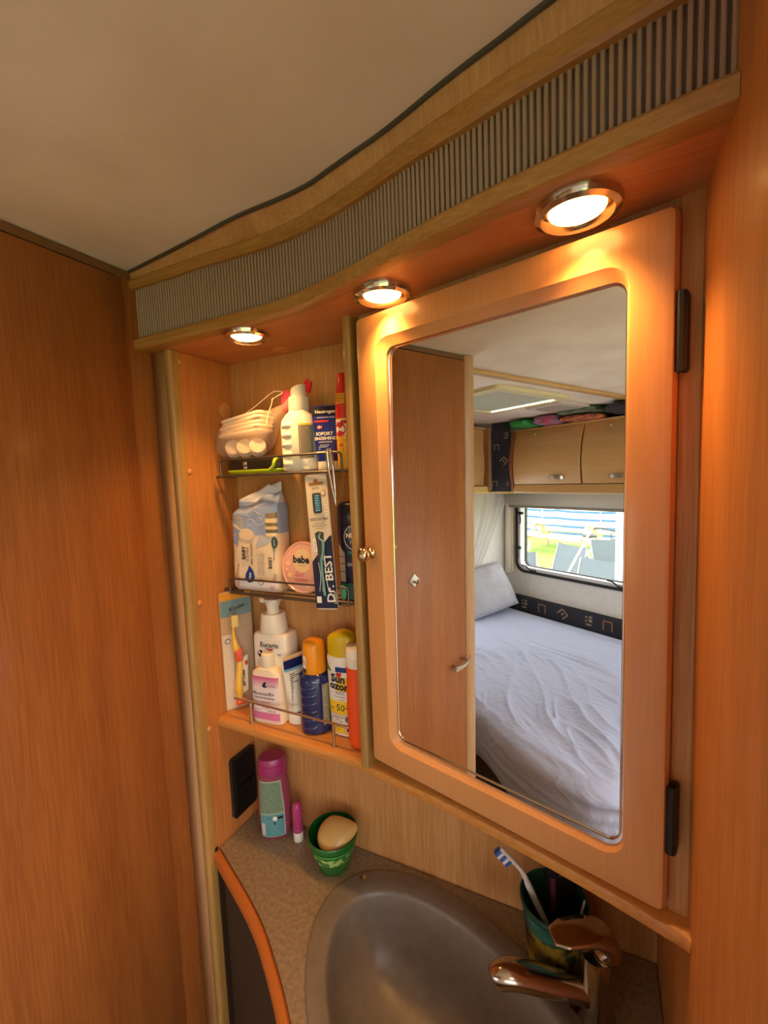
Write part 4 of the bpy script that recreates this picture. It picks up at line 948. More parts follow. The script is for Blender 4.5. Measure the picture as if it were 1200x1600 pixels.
disc('blue_swoop', SW, 0, 0, 0, 0, pg_, t, .0004, poly=[(.014, .099), (.005, .077), (.024, .083), (.040, .091), (.044, .099)])
disc('cream_arch', SW, -.012, .098, .015, .010, pk, t, .0008)
disc('whale_face', SW, -.029, .118, .0125, .0145, T('face_grey', 'b2aeb2', .5), t, .0008); disc('eye', SW, -.026, .122, .0009, .0009, BLK, t, .0012, 10); disc('eye', SW, -.025, .114, .0009, .0009, BLK, t, .0012, 10)
tube('mouth', [SW(-.0375 + .004 * k / 3 + .004 * (k / 3) ** 2, .114 - .010 * k / 5, .0012) for k in range(6)], .0005, WHT, t, 6)
for zz, a0 in ((.137, -.012), (.130, -.014), (.122, -.012), (.115, -.010)):
    tube('wave_line', [SW(a0 + .032 * k / 12, zz +   .0022 * sin(k * .9 + zz * 300), .0004) for k in range(13)], .0004, pw_, t, 6)
for zz, c_ in ((.124, '8d7a58'), (.1185, 'e6cf9d'), (.113, '7c6a4a'), (.1075, 'e0c489'), (.102, '6e5e42'), (.0965, 'ecd7a8')):
    patch('stripe', SW, .026, .0445, zz, zz + .0050, T('strip' + c_, c_, .35), t, off=.0010, nz=2)
patch('white_foot', SW, -.0445, .0445, .004, .022, pw_, t, off=.0003, nu=22)
text(t, SW, 'BABY', -.0175, .0665, .0095, INK, 90, off=.0012, bold=.03); text(t, SW, 'TÜCHER', -.0100, .064, .0066, T('ink_grey', '5d6070'), 90, off=.0012)
text(t, SW, '99% WASSER', -.0020, .0655, .0064, T('ink_grey', '5d6070'), 90, off=.0012, bold=.01)
text(t, SW, 'BABY', .0330, .052, .0085, INK, 90, off=.0012, bold=.02); text(t, SW, '99% WASSER', .0395, .066, .0036, INK, 90, off=.0012)
disc('leaf_badge', SW, .0400, .0855, .0045, .0100, T('badge_teal', '253c40', .4), t, .0012); text(t, SW, 'plastikfrei', .0400, .0855, .0028, WHT, 90, off=.0016)
disc('drop_logo', SW, 0, 0, 0, 0, T('drop_blue', '1d3f94', .4), t, .0011, poly=[(-.008, .046), (.0005, .036), (.0025, .026), (-.002, .0175), (-.010, .016), (-.0165, .022), (-.0155, .031), (-.011, .038)])
text(t, SW, 'aqua', -.0070, .0275, .0070, WHT, 80, off=.0016, bold=.02)
text(t, SW, 'babylove', -.0330, .0330, .0080, T('ink_brown', '8a6a58'), 78, off=.0012, shear=.3); text(t, SW, 'sensitive', -.0305, .0165, .0058, T('ink_rose', 'c0505a'), 80, off=.0012, shear=.3)
text(t, SW, 'bio', .0390, .0275, .0095, T('ink_brown', '8a6a58'), 85, off=.0012, shear=.2)
for x in (.009, .016): lines('info_table', t, SW, .030, .072, [x + .0022 * k for k in range(3)], .0005, T('ink_greyblue', '8d96a8'), .0008, vert=True)
for zz in (.022, .036, .050, .064): lines('info_table', t, SW, .008, .0225, [zz], .0005, T('ink_greyblue', '8d96a8'), .0008, False)
disc('ring_mark', SW, .014, .0185, .0055, .0055, T('mark_blue', '7f97bd', .5), t, .0009); disc('ring_mark', SW, .014, .0185, .0038, .0038, pw_, t, .0013)
text(t, SW, 'XL', .0350, .0100, .0085, T('ink_rose', 'c0505a'), 70, off=.0012)

t = thing('cream_tin', 'round pink face cream tin standing on edge on the lower rack', 'tin', (-.4300, .5760, Z2 + .0435), tilt=(radians(-6), 0))
tr = .0425
lathe('lid', [(0, -.0095), (tr - .006, -.0095), (tr - .0040, -.0088), (tr - .0030, -.0100), (tr - .001, -.0095), (tr, -.0080), (tr, .0)], (0, 0, 0), T('tin_pink', 'f2b6a4', .25, coat=.5), t, 56, ax='Y', cap0=False, cap1=False)
lathe('base', [(tr - .0012, .0), (tr - .0012, .0080), (tr - .003, .0095), (0, .0095)], (0, 0, 0), T('tin_rose', 'e7a08e', .3, coat=.3), t, 56, ax='Y', cap0=False, cap1=False)
SF = flat(-.0095); disc('cream_disc', SF, .000, .0115, .0185, .0195, T('tin_cream', 'f5d3a2', .4), t, .0004, 40)
for x, z, r in ((-.028, .006, .0045), (-.024, -.013, .0045), (.020, -.006, .005), (-.008, .034, .003), (.025, .022, .0035), (-.030, -.004, .003), (.012, -.030, .003)): disc('dot', SF, x, z, r, r, T('tin_peach', 'f6c9a0', .4), t, .0005, 20)
text(t, SF, 'bebe', -.002, .0125, .0165, INK, off=.0009, bold=.035); text(t, SF, 'Zarte Pflege', .0, .0035, .0033, T('ink_tan', 'b98f70'), off=.0009)
text(t, SF, 'Zart', -.0045, -.0115, .0100, T('ink_rose', 'c0505a'), off=.0009); text(t, SF, 'creme', -.0015, -.0195, .0100, T('ink_rose', 'c0505a'), off=.0009)
text(t, SF, 'Gesicht & Körper', -.001, -.0265, .0036, RED, off=.0009); text(t, SF, 'mit\nöl', .0195, -.0065, .0034, RED, off=.0009)

t = thing('toothbrush_pack', 'tall blister card with a teal toothbrush leaning in the lower rack', 'toothbrush pack', (-.3660, .5385, 1.2985), rz=radians(3), tilt=(radians(-3), radians(-4.5)))
V, F = prismg(rrect(-.0190, .0190, .0, .205, .004, 4), 0, .0015, xf=lambda v: Vector((v.x, v.z, v.y))); card = obj('card', V, F, T('card_beige', 'd9cdbb', .5), t, angle=.6)
SF = flat(0.0)
disc('navy_field', SF, 0, 0, 0, 0, T('card_navy', '1b2145', .4), t, .0004, poly=[(-.0188, .002), (.0188, .002), (.0188, .112), (.014, .110), (.006, .102), (-.004, .088), (-.0188, .073)])
disc('euro_hole', SF, 0, 0, 0, 0, T('hole_brown', '9a6a42', .6), t, .0005, poly=[(-.012, .1885), (.012, .1885), (.013, .1905), (.012, .1930), (.004, .1930), (.003, .1965), (0, .198), (-.003, .1965), (-.004, .1930), (-.012, .1930), (-.013, .1905)])
text(t, SF, 'Dr. BEST', .0095, .048, .0190, WHT, 90, off=.0008, bold=.02, sx=1.05); text(t, SF, 'GREEN', .0165, .018, .0060, WHT, 90, off=.0008)
text(t, SF, 'MITTEL', -.001, .1835, .0040, BLK, off=.0007); text(t, SF, 'HOCH·TIEF', .0, .1370, .0062, BLK, off=.0007, bold=.01)
for zz in (.1305, .1270, .1235): text(t, SF, ('Reinigt auch in', 'den Zwischenräumen', 'extra tief')[int((.131 - zz) / .0034)], .0, zz, .0030, BLK, off=.0007)
disc('seal_badge', SF, .0110, .1760, .0043, .0050, T('badge_gold', 'a58b4a', .4), t, .0006); disc('seal_badge', SF, .0110, .1760, .0032, .0038, T('card_beige', 'd9cdbb'), t, .0009)
V, F = prismg(rrect(-.0085, .0065, .146, .177, .003, 3), 0, .0007, xf=lambda v: Vector((v.x, -v.z, v.y))); obj('window_dark', V, F, T('blister_dark', '4b4a42', .3), t)
for k in range(7): V, F = boxg((-.002, -.0050, .1490 + .0036 * k), (.0050, -.0006, .1516 + .0036 * k), .0005, 1); obj('bristle_tuft', V, F, T('bristle_blue', '5aa6dc', .5), t)
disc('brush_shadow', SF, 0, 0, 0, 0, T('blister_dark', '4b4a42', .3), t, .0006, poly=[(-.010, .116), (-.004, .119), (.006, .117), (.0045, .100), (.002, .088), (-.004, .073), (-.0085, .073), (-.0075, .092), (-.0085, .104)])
tube('brush_handle', spline([SF(.0015, .116, .003), SF(-.001, .109, .004), SF(.004, .104, .003), SF(.005, .098, .003), SF(.003, .085, .003), SF(-.001, .072, .003), SF(-.001, .045, .003), SF(.0, .022, .003)], 5), [.0014] * 10 + [.0022] * 26, T('brush_teal', '6ba3b4', .3), t, 8)
for dx in (-.0075, -.0035, .0045): tube('rib_line', spline([SF(dx, .072, .001), SF(dx * .8, .05, .001), SF(dx * 1.3, .028, .001)], 5), .0005, WHT, t, 6)
V, F = prismg(rrect(-.0145, -.0075, .088, .108, .001, 2), 0, .0005, xf=lambda v: Vector((v.x, -v.z, v.y))); obj('sticker', V, F, WHT, t); text(t, SF, 'Testsieger', -.011, .098, .0034, BLK, 90, off=.0009)
V, F = prismg(rrect(-.0165, -.0080, .010, .020, .001, 2), 0, .0005, xf=lambda v: Vector((v.x, -v.z, v.y))); obj('sticker', V, F, WHT, t)
lines('small_print', t, SF, .0110, .0178, [.116 + .0045 * k for k in range(10)], .0012, WHT, .0007)

t = thing('deodorant', 'dark blue deodorant with teal foot half hidden by the divider', 'deodorant', (-.3355, .5745, Z2), rz=radians(2))
PD = [(0, .0225, .0165), (.002, .0245, .0180), (.10, .0250, .0185), (.116, .0248, .0183)]
body('body', PD, T('deo_navy', '14183a', .25, coat=.4), t, 2.3)
body('cap', [(.1165, .0240, .0176), (.118, .0246, .0182), (.142, .0240, .0175), (.148, .0215, .0155), (.151, .016, .011), (.1515, .008, .006)], T('deo_cap', '0f1128', .3, coat=.3), t, 2.3)
Sf = front(PD, 2.3)
V = patch('silver_flash', Sf, -.0190, -.0070, .030, .088, T('silver_paper', 'cfcbc0', .3, metal=.6), t, shape=lambda u, z: (u, z if z < .075 else .075 + (z - .075) * max(.0, 1 - (u + .019) / .012)))
for zz in (.045, .057, .068): patch('flash_line', Sf, -.0190, -.0070, zz, zz + .0010, BLK, t, off=.0008)
patch('teal_foot', Sf, -.0235, .0235, .003, .028, T('deo_teal', '1e5a4e', .3), t); disc('mint_drop', Sf, -.0140, .013, .0065, .012, T('deo_mint', '66d0b0', .3), t, .0009)
ring_ = [(.010 + .016 * cos(2 * pi * k / 40), .098 + .018 * sin(2 * pi * k / 40)) for k in range(40)]
tube('logo_ring', [Sf(min(.0235, a), b, .0008) for a, b in ring_ if a < .0235], .0004, WHT, t, 6)
text(t, Sf, 'NIVEA', .010, .101, .0092, WHT, off=.0010, bold=.03); text(t, Sf, 'MEN', .010, .091, .0060, WHT, off=.0010)
text(t, Sf, 'FRESH', .009, .075, .0070, T('ink_teal', '3f9a86'), off=.0010); text(t, Sf, 'OCEAN', .009, .057, .0070, WHT, off=.0010); text(t, Sf, '48h', .011, .043, .0070, WHT, off=.001)

# ---- wooden ledge
t = thing('child_toothbrush_pack', 'blister card with a yellow child toothbrush leaning on the nook side panel', 'toothbrush pack', (-.5845, .5725, Z3), rz=radians(64), tilt=(0, 0))
V, F = prismg(rrect(-.031, .026, .0, .218, .004, 4), .0, .0012, xf=lambda v: Vector((v.x, v.z, v.y))); obj('card', V, F, T('card_wood', 'bfa07c', .5), t, angle=.6)
SF = flat(0.0)
patch('card_top', SF, -.030, .025, .202, .216, T('card_amber', 'e0962a', .5), t, nz=2); patch('card_sky', SF, -.030, .025, .172, .2015, T('card_sky', '6f8f93', .5), t, nz=2)
patch('card_pale', SF, -.030, -.012, .003, .140, T('card_pale', 'd8c6ae', .5), t, nz=2); disc('ring_mark', SF, -.0205, .128, .0052, .0052, T('ink_grey', '5d6070'), t, .0007); disc('ring_mark', SF, -.0205, .128, .0036, .0036, T('card_pale', 'd8c6ae'), t, .001)
text(t, SF, 'Kinder', .0, .1865, .0105, BLK, 12, off=.0006, bold=.02); text(t, SF, '3-6', .012, .208, .0085, T('ink_brown', '8a6a58'), off=.0006)
DX = -.0150
obj('brush_handle', *tubeg(spline([(x + DX, y, z) for x, y, z in ((.004, -.008, .176), (.004, -.008, .165), (.003, -.009, .145), (.005, -.009, .120), (.010, -.010, .100), (.009, -.010, .075), (.006, -.010, .05), (.006, -.010, .030), (.008, -.010, .022))], 4), [.0042, .0042, .0036, .003, .0026, .0024, .0024, .0025, .0028, .0032, .0040, .0050, .0062, .0066, .0062, .0056, .0054, .0054, .0056, .0058, .0060, .0062, .0064, .0066, .0068, .0070, .0072, .0070, .0064, .0056, .005, .004, .003][:33], 10), T('brush_yellow', 'f0c23a', .3, coat=.3), t, angle=.9)
V, F = boxg((-.0015 + DX, -.0185, .156), (.0105 + DX, -.010, .178), .002); obj('bristles', V, F, T('bristle_gold', 'f3d57c', .5), t, angle=.6)
V, F = join([boxg((.002 + DX, -.0175, .090), (.0160 + DX, -.006, .116), .005), boxg((-.001 + DX, -.0155, .010), (.019 + DX, -.006, .022), .005)]); obj('grip', V, F, T('grip_orange', 'ea5a2e', .35), t, angle=.8)
disc('name_label', SF, 0, 0, 0, 0, T('label_cream', 'efe2c6', .5), t, .0118, poly=[(.003 + DX, .028), (.022 + DX, .034), (.0245 + DX, .100), (.018 + DX, .098), (.005 + DX, .084)]); text(t, SF, 'Signal', .0125 + DX, .058, .0140, BLK, 90, off=.0124, bold=.04)
disc('red_swirl', SF, 0, 0, 0, 0, RED, t, .0122, poly=[(.017 + DX, .088), (.0235 + DX, .090), (.0240 + DX, .082), (.020 + DX, .080)])
Rg = [[(x, -.0002 - d, z) for x, z in rrect(-.012 + k, .022 - k, .012 + k, .190 - k, .010, 4)] for d, k in ((0, 0), (.014, .001), (.019, .005))]; obj('blister_cover', *ringsg(Rg, False, True), M['blister'], t, angle=.8)

PE = [(0, .0355, .0205), (.002, .0375, .0222), (.140, .0360, .0220), (.1465, .0345, .0205), (.1490, .0300, .0170)]
t = thing('pump_bottle', 'large white pump bottle of body lotion at the left of the ledge', 'bottle', (-.5100, .5850, Z3), rz=radians(5))
body('body', PE, WP_, t, 5, 48); lathe('collar', [(.0235, .1485), (.0245, .150), (.0212, .180), (.0200, .1815), (.007, .1818)], (-.002, 0, 0), WP_, t, 36)
lathe('pump_neck', [(.0115, .181), (.0105, .190), (.0135, .200), (.0140, .203)], (-.002, 0, 0), WP_, t, 24)
V, F = ringsg([[(-.002 - .024 + x, y, z) for x, y in ((0, -.005), (.010, -.006), (.018, -.012), (.030, -.0135), (.038, -.009), (.040, 0), (.038, .009), (.030, .0135), (.018, .012), (.010, .006), (0, .005))] for z in (.202, .2065)]); obj('pump_head', V, F, WP_, t, angle=.5)
V, F = ringsg([[(-.002 - .0245 + x, y, .2045 - z) for y, z in ((-.004, 0), (.004, 0), (.0035, .0065), (-.0035, .0065))] for x in (0, .004, .012)]); obj('spout', V, F, WP_, t)
Sf = front(PE, 5)
text(t, Sf, 'Eucerin', .002, .1300, .0125, INK, off=.0008, bold=.02); disc('red_swoosh', Sf, 0, 0, 0, 0, T('ink_darkred', '8e2330'), t, .0008, poly=[(-.010, .1240), (.013, .1245), (.004, .1208)])
disc('cow_mark', Sf, 0, 0, 0, 0, BLK, t, .0008, poly=[(-.024, .114), (-.020, .119), (-.0145, .1205), (-.012, .115), (-.0145, .110), (-.019, .107)]); disc('cow_spot', Sf, -.019, .1155, .002, .0024, WHT, t, .0012, 12); disc('cow_spot', Sf, -.0148, .1125, .0016, .0022, WHT, t, .0012, 12)
text(t, Sf, '24h', .021, .1150, .0052, T('ink_grey', '5d6070'), off=.0008)
for z in (.1010, .0960): lines('fine_line', t, Sf, -.026, .030, [z], .0006, T('ink_grey', '5d6070'), .0008, False)
text(t, Sf, 'UREA REPAIR', 0, .072, .0062, T('ink_grey', '5d6070'), off=.0008)

PA = [(0, .0285, .0135), (.002, .0305, .0148), (.078, .0300, .0146), (.088, .0275, .0135), (.0945, .0180, .0130), (.0965, .0120, .0110)]
t = thing('sanitizer_bottle', 'small white and pink hand sanitizer bottle in front of the big pump bottle', 'bottle', (-.5050, .5570, Z3), rz=radians(6))
body('body', PA, T('bottle_milky', 'f0dfc4', .3), t, 4, 44); lathe('cap', [(.0112, .0965), (.0120, .098), (.0120, .1125), (.0112, .119), (.0095, .1205), (0, .1207)], (0, 0, 0), T('cap_cream', 'eadfc8', .3), t, 24)
Sf = front(PA, 4); patch('label', Sf, -.0262, .0262, .006, .083, T('label_pale', 'f0e0dc', .45), t)
m = M['pinkfade'] = mat('label_pink_fade', 'd66a9a', .45); N, L = nodes(m); tc = N.new('ShaderNodeTexCoord'); sp = N.new('ShaderNodeSeparateXYZ'); mr = N.new('ShaderNodeMapRange'); cr = N.new('ShaderNodeValToRGB')
cr.color_ramp.elements[0].color = lin('f0dcdc'); cr.color_ramp.elements[1].color = lin('c94b8c'); mr.inputs[1].default_value = .063; mr.inputs[2].default_value = .083
L.new(tc.outputs['Object'], sp.inputs[0]); L.new(sp.outputs[2], mr.inputs[0]); L.new(mr.outputs[0], cr.inputs[0]); L.new(cr.outputs[0], N['Principled BSDF'].inputs['Base Color'])
patch('pink_band', Sf, -.0262, .0262, .063, .083, m, t, off=.0007); patch('pink_band', Sf, -.0262, .0262, .008, .021, T('pink_flat', 'd977a4', .45), t, off=.0007)
disc('logo', Sf, 0, 0, 0, 0, INK, t, .0010, poly=[(-.005, .067), (-.001, .074), (.005, .075), (.003, .071), (.001, .068), (.006, .066), (-.001, .0645)]); text(t, Sf, 'MaiMed', .013, .0685, .0052, INK, off=.0010)
text(t, Sf, 'Alcoman®+', -.003, .0535, .0090, T('ink_grey2', '4d4a58'), off=.0010, bold=.01); text(t, Sf, 'Hände-Desinfektion', -.0015, .0465, .0050, T('ink_grey2', '4d4a58'), off=.0010, bold=.01)
for z in (.0395, .0345, .0295): text(t, Sf, ('bakterizid', 'viruzid', 'fungizid')[int((.040 - z) / .0048)], 0, z, .0042, PNK, off=.0010)
text(t, Sf, '150 ml', .011, .0245, .0056, T('ink_grey2', '4d4a58'), off=.0010); text(t, Sf, 'REF 70009', -.016, .0245, .0030, T('ink_grey2', '4d4a58'), off=.0010)

t = thing('foot_cream_tube', 'white squeeze tube with navy top edge standing sideways between two bottles', 'tube', (-.4605, .5750, Z3), rz=radians(72), tilt=(0, 0))
PF = tubebody('f', .118, .0275, .016, None, t, .0170, .0190); body('body', PF, T('tube_white', 'e8dfd0', .3, coat=.2), t, 2.2)
body('cap', [(0, .0160, .0155), (.0015, .0180, .0170), (.0170, .0180, .0170), (.0190, .0170, .0160)], WP_, t, 2)
Sf = front(PF, 2.2); patch('navy_edge', Sf, -.0262, .0262, .0985, .1125, T('tube_navy', '13205a', .3), t, off=.0012); patch('sky_line', Sf, -.0262, .0262, .0945, .0982, T('tube_sky', '6fa8d0', .3), t, off=.0012)
patch('navy_foot', Sf, -.0170, .0170, .0205, .0235, T('tube_navy', '13205a'), t, off=.0012); patch('crimp', Sf, -.0270, .0270, .113, .1178, T('crimp_cream', 'd9b78c', .4), t, off=.0010)
lines('small_print', t, Sf, -.018, .021, [.030 + .0034 * k for k in range(18)], .0015, T('ink_grey2', '4d4a58'), .0014); text(t, Sf, 'I', .006, .1153, .005, BLK, off=.0016)

t = thing('sun_spray', 'blue ribbed sun spray bottle with orange cap on the ledge', 'bottle', (-.4180, .5690, Z3), rz=radians(30))
PG = [(0, .0225, .0215), (.003, .0262, .0250), (.020, .0268, .0255), (.060, .0262, .0250), (.086, .0272, .0255), (.094, .0255, .0240), (.0985, .0190, .0190)]
body('body', PG, T('bottle_blue', '15265f', .18, coat=.5), t, 2.2, 44)
lathe('cap', [(.0192, .0985), (.0196, .100), (.0186, .125), (.0180, .141), (.0165, .1475), (.012, .1510), (.0, .1525)], (0, 0, 0), T('cap_orange', 'f09a18', .3, coat=.3), t, 32)
Sf = front(PG, 2.2)
for k in range(6):
    V = []; zc = .012 + .0133 * k
    for j in range(6):
        for i in range(11):
            u = -.0215 + .024 * i / 10; z = zc - .0034 + .0068 * j / 5; b = cos((i / 10 - .5) * pi) ** .5 * cos((j / 5 - .5) * pi) if 0 < i < 10 else 0; V.append(Sf(u, z, .0002 + .0022 * max(0, b)))
    obj('grip_rib', V, [[j * 11 + i, j * 11 + i + 1, (j + 1) * 11 + i + 1, (j + 1) * 11 + i] for j in range(5) for i in range(10)], T('bottle_blue', '15265f'), t, smooth=True)
patch('side_label', Sf, .0125, .0225, .016, .084, T('label_sand', '8f8a6a', .5), t); lines('small_print', t, Sf, .0135, .0215, [.020 + .004 * k for k in range(15)], .0013, T('print_pale', 'b9b2a2'), .0008)
Sc = front([(.0985, .0196, .0196), (.125, .0186, .0186), (.15, .018, .018)], 2); patch('cap_label', Sc, -.0180, -.0120, .108, .128, WHT, t, off=.0005); text(t, Sc, 'LSF', -.0150, .117, .0055, INK, 90, off=.0009); patch('cap_label', Sc, -.0180, -.0120, .1005, .1078, INK, t, off=.0005)

t = thing('sun_lotion', 'white and yellow sun lotion bottle with yellow flip cap on the ledge', 'bottle', (-.3655, .5740, Z3 + .001), rz=radians(2))
PZ = [(0, .0200, .0125), (.003, .0235, .0150), (.050, .0248, .0160), (.110, .0265, .0165), (.128, .0262, .0160), (.1315, .0250, .0150)]
body('body', PZ, WP_, t, 2.6, 44)
V, F = ringsg([[(x, y, z - (.0035 * (1 - x / .025) if z < .14 else .0)) for x, y in sering(a, b, 2.4, 40)] for z, a, b in ((.1330, .0250, .0152), (.145, .0252, .0154), (.158, .0248, .0150))] + [[(x, y, .1590 + .009 * (1 - (x / .026) ** 2) * k) for x, y in sering(.0235 * q, .0138 * q, 2.4, 40)] for k, q in ((.6, 1), (1, .9), (1.15, .6), (1.2, .2))]); obj('cap', V, F, T('cap_yellow', 'd9b616', .3, coat=.3), t, angle=.9)
Sf = front(PZ, 2.6)
patch('yellow_block', Sf, -.004, .0185, .0760, .1000, YEL, t); patch('yellow_block', Sf, -.0215, .0200, .0380, .0600, YEL, t); patch('yellow_block', Sf, -.0215, .0165, .0060, .0220, YEL, t)
disc('green_leaf', Sf, 0, 0, 0, 0, T('leaf_green', '3f8a3a'), t, .0008, poly=[(-.0235, .125), (-.012, .107), (-.022, .108)]); patch('blue_tag', Sf, -.005, .0170, .1080, .1160, T('tag_blue', '1c3d7c', .4), t, off=.0008)
text(t, Sf, 'Sun', -.001, .0965, .0175, INK, -4, off=.0012, bold=.04); text(t, Sf, 'ozon', .001, .0845, .0170, BLK, -4, off=.0012, bold=.04); disc('heart', Sf, 0, 0, 0, 0, RED, t, .0013, poly=[(-.004, .1055), (-.001, .1085), (.002, .1060), (.005, .1080), (.0065, .1045), (.002, .0985), (-.003, .1015)])
text(t, Sf, 'KIDS', .002, .0735, .0075, T('ink_blue', '3b6ea8'), off=.0012); text(t, Sf, 'Sonnenmilch', .001, .0675, .0038, BLK, off=.0012); text(t, Sf, 'wasserfest', .003, .0630, .0030, BLK, off=.0012)
text(t, Sf, '50+', .006, .0490, .0155, BLK, off=.0012); text(t, Sf, 'LSF', -.0145, .0470, .0055, BLK, off=.0012); text(t, Sf, 'sensitive Haut', -.004, .0330, .0036, BLK, off=.0012)
lines('small_print', t, Sf, -.020, .004, [.0250, .0285, .0120, .0155], .0010, T('ink_grey2', '4d4a58'), .0012)
disc('badge', Sf, .0135, .0310, .0055, .0055, T('badge_greyblue', '6d7787'), t, .001); disc('badge_ring', Sf, .0130, .0135, .0065, .0065, RED, t, .001); disc('badge_ring', Sf, .0130, .0135, .0052, .0052, WHT, t, .0013); disc('badge_dot', Sf, .0130, .0135, .003, .003, INK, t, .0016)

t = thing('orange_bottle', 'bright orange bottle with white flip cap beside the divider', 'bottle', (-.3265, .5560, Z3 + .001))
lathe('body', [(.012, 0), (.0170, .003), (.0195, .010), (.0200, .030), (.0200, .085), (.0190, .098), (.0186, .108), (.0192, .122), (.0190, .1275)], (0, 0, 0), T('orange_body', 'f0541a', .4), t, 36)
lathe('cap', [(.0188, .1275), (.0192, .129), (.0190, .141), (.0180, .1415), (.0190, .142), (.0187, .153), (.0170, .1568), (.012, .1582), (0, .1586)], (0, 0, 0), WP_, t, 36)

# ---- worktop
t = thing('shampoo_bottle', 'clear pink shampoo bottle with magenta cap in the corner of the worktop', 'bottle', (-.5285, .5760, .850), rz=radians(34))
PH = [(0, .0240, .0150), (.003, .0265, .0170), (.030, .0285, .0185), (.075, .0290, .0190), (.105, .0262, .0185), (.120, .0235, .0180)]
body('body', PH, M['shampoo_gel'], t, 2.4, 44)
V, F = ringsg([[(x, y, z) for x, y in sering(a, b, 2.2, 40)] for z, a, b in ((.1205, .0235, .0182), (.122, .0262, .0202), (.138, .0252, .0198), (.1385, .0242, .0190), (.139, .0250, .0196), (.147, .0244, .0190), (.150, .0225, .0172))]); obj('cap', V, F, T('cap_magenta', 'a02e68', .35, coat=.3), t, angle=.6)
Sf = front(PH, 2.4)
sh = lambda u, z: (u * (1 - .25 * max(0, (z - .06) / .06)) if u > 0 else u, z)
patch('label', Sf, -.0240, .0190, .0060, .112, T('label_edge', 'b9c4ae', .5), t, shape=sh, off=.0003); patch('label_green', Sf, -.0240, .0175, .0520, .110, noisy('label_sage', '7f9478', '6d8468', nscale=240, rough=.5), t, shape=sh, off=.0007); patch('label_teal', Sf, -.0240, .0175, .0070, .0500, T('label_teal', '5f9a9c', .5), t, shape=sh, off=.0007)
lines('small_print', t, Sf, -.012, .015, [.0105 + .0036 * k for k in range(6)], .0012, T('print_teal', '2d6670'), .0010)
patch('tag_dark', Sf, .0045, .0160, .0405, .0455, BLK, t, off=.0011); disc('white_dot', Sf, .0020, .0425, .0042, .0042, WHT, t, .0014); disc('drop_mark', Sf, .0010, .0335, .0014, .0032, BLK, t, .0011)
patch('barcode', Sf, -.0225, -.0165, .010, .034, T('barcode_pale', 'cfc4c0', .5), t, off=.0011); text(t, Sf, 'A G', -.0095, .0430, .0052, BLK, off=.0011)

t = thing('lip_balm', 'small pink glittery lip balm with white base on the worktop', 'lip balm', (-.4810, .5800, .850))
lathe('base', [(.0082, 0), (.0088, .001), (.0088, .0165), (.0084, .017)], (0, 0, 0), WP_, t, 20)
lathe('cap', [(.0088, .0172), (.0092, .018), (.0090, .060), (.0080, .0665), (.0055, .0705), (0, .0720)], (0, 0, 0), noisy('glitter_pink', 'b02f6c', 'd77aa6', nscale=500, rough=.3, lo=.5, hi=.7), t, 20)

t = thing('green_cup', 'green decorated cup by the backsplash holding a beige sponge', 'cup', (-.3950, .5630, .850))
cg = T('cup_green', '1c6428', .28, coat=.4)
lathe('wall', [(.0235, 0), (.0255, .002), (.0325, .024), (.0385, .048), (.0395, .052), (.0415, .0525), (.0420, .059), (.0412, .0605), (.0400, .0605), (.0375, .050), (.0315, .024), (.0235, .004), (0, .0035)], (0, 0, 0), cg, t, 48, True, False)
lathe('pattern_band', [(.0330, .0245), (.0370, .0400)], (0, 0, 0), noisy('cup_pattern', '9fbf6a', '3f7a34', nscale=110, rough=.4, lo=.45, hi=.55), t, 48, False, False)
lathe('rim_line', [(.0378, .0430), (.0388, .0465)], (0, 0, 0), T('cup_light', '4fae4c', .35), t, 48, False, False)
bm = bmesh.new(); bmesh.ops.create_icosphere(bm, subdivisions=4, radius=1)
V = []
for v in bm.verts:
    d = v.co; k = 1 + .28 * max(0, d.x) ** 3; V.append(Vector((d.x * .0300 * k, d.y * .0280 * (1 - .25 * max(0, d.x)), d.z * .0140)))
F = [[v.index for v in f.verts] for f in bm.faces]; bm.free()
sp_ = obj('sponge', V, F, T('sponge_beige', 'd0a862', .35, coat=.3), None, smooth=True); sp_.location = (-.3860, .5575, .9110); sp_.rotation_euler = (radians(30), radians(-12), radians(34)); tag(sp_, 'smooth beige oval soap sponge resting in the green cup', 'sponge')

t = thing('toothbrush_cup', 'tall dark green patterned cup behind the tap holding toothbrushes', 'cup', (-.0480, .5500, .850))
lathe('wall', [(.0300, 0), (.0315, .002), (.0355, .050), (.0405, .094), (.0425, .096), (.0425, .0995), (.0408, .1005), (.0395, .0990), (.0345, .050), (.030, .004), (0, .0035)], (0, 0, 0), T('cup_darkgreen', '1c4a38', .35, coat=.3), t, 48, True, False)
lathe('pattern_band', [(.0322, .010), (.0357, .050), (.0378, .070)], (0, 0, 0), noisy('cup_pattern_dark', '8a7420', '17201c', nscale=45, rough=.4, lo=.42, hi=.52), t, 48, False, False)
lathe('teal_band', [(.0380, .0715), (.0402, .0905)], (0, 0, 0), noisy('cup_teal', '2e6a5c', '1e4a3e', nscale=50, rough=.4), t, 48, False, False)
tb = thing('toothbrush', 'white toothbrush with blue and white bristles leaning out of the dark cup', 'toothbrush', (-.0480, .5500, .852))
hp = [Vector(p) for p in ((.012, .010, .002), (-.012, .004, .055), (-.030, .0, .098), (-.038, -.002, .118), (-.048, -.004, .130), (-.066, -.008, .148))]
obj('handle', *tubeg(spline(hp, 5), [.004] * 6 + [.0045] * 6 + [.0036] * 4 + [.0028] * 5 + [.0034] * 5, 10), T('brush_white', 'e8e2da', .3, coat=.3), tb, angle=.9)
hd_ = (hp[5] - hp[4]).normalized(); dn = Vector((-.55, -.2, -.62)).normalized(); dn = (dn - hd_ * dn.dot(hd_)).normalized(); sd_ = hd_.cross(dn)
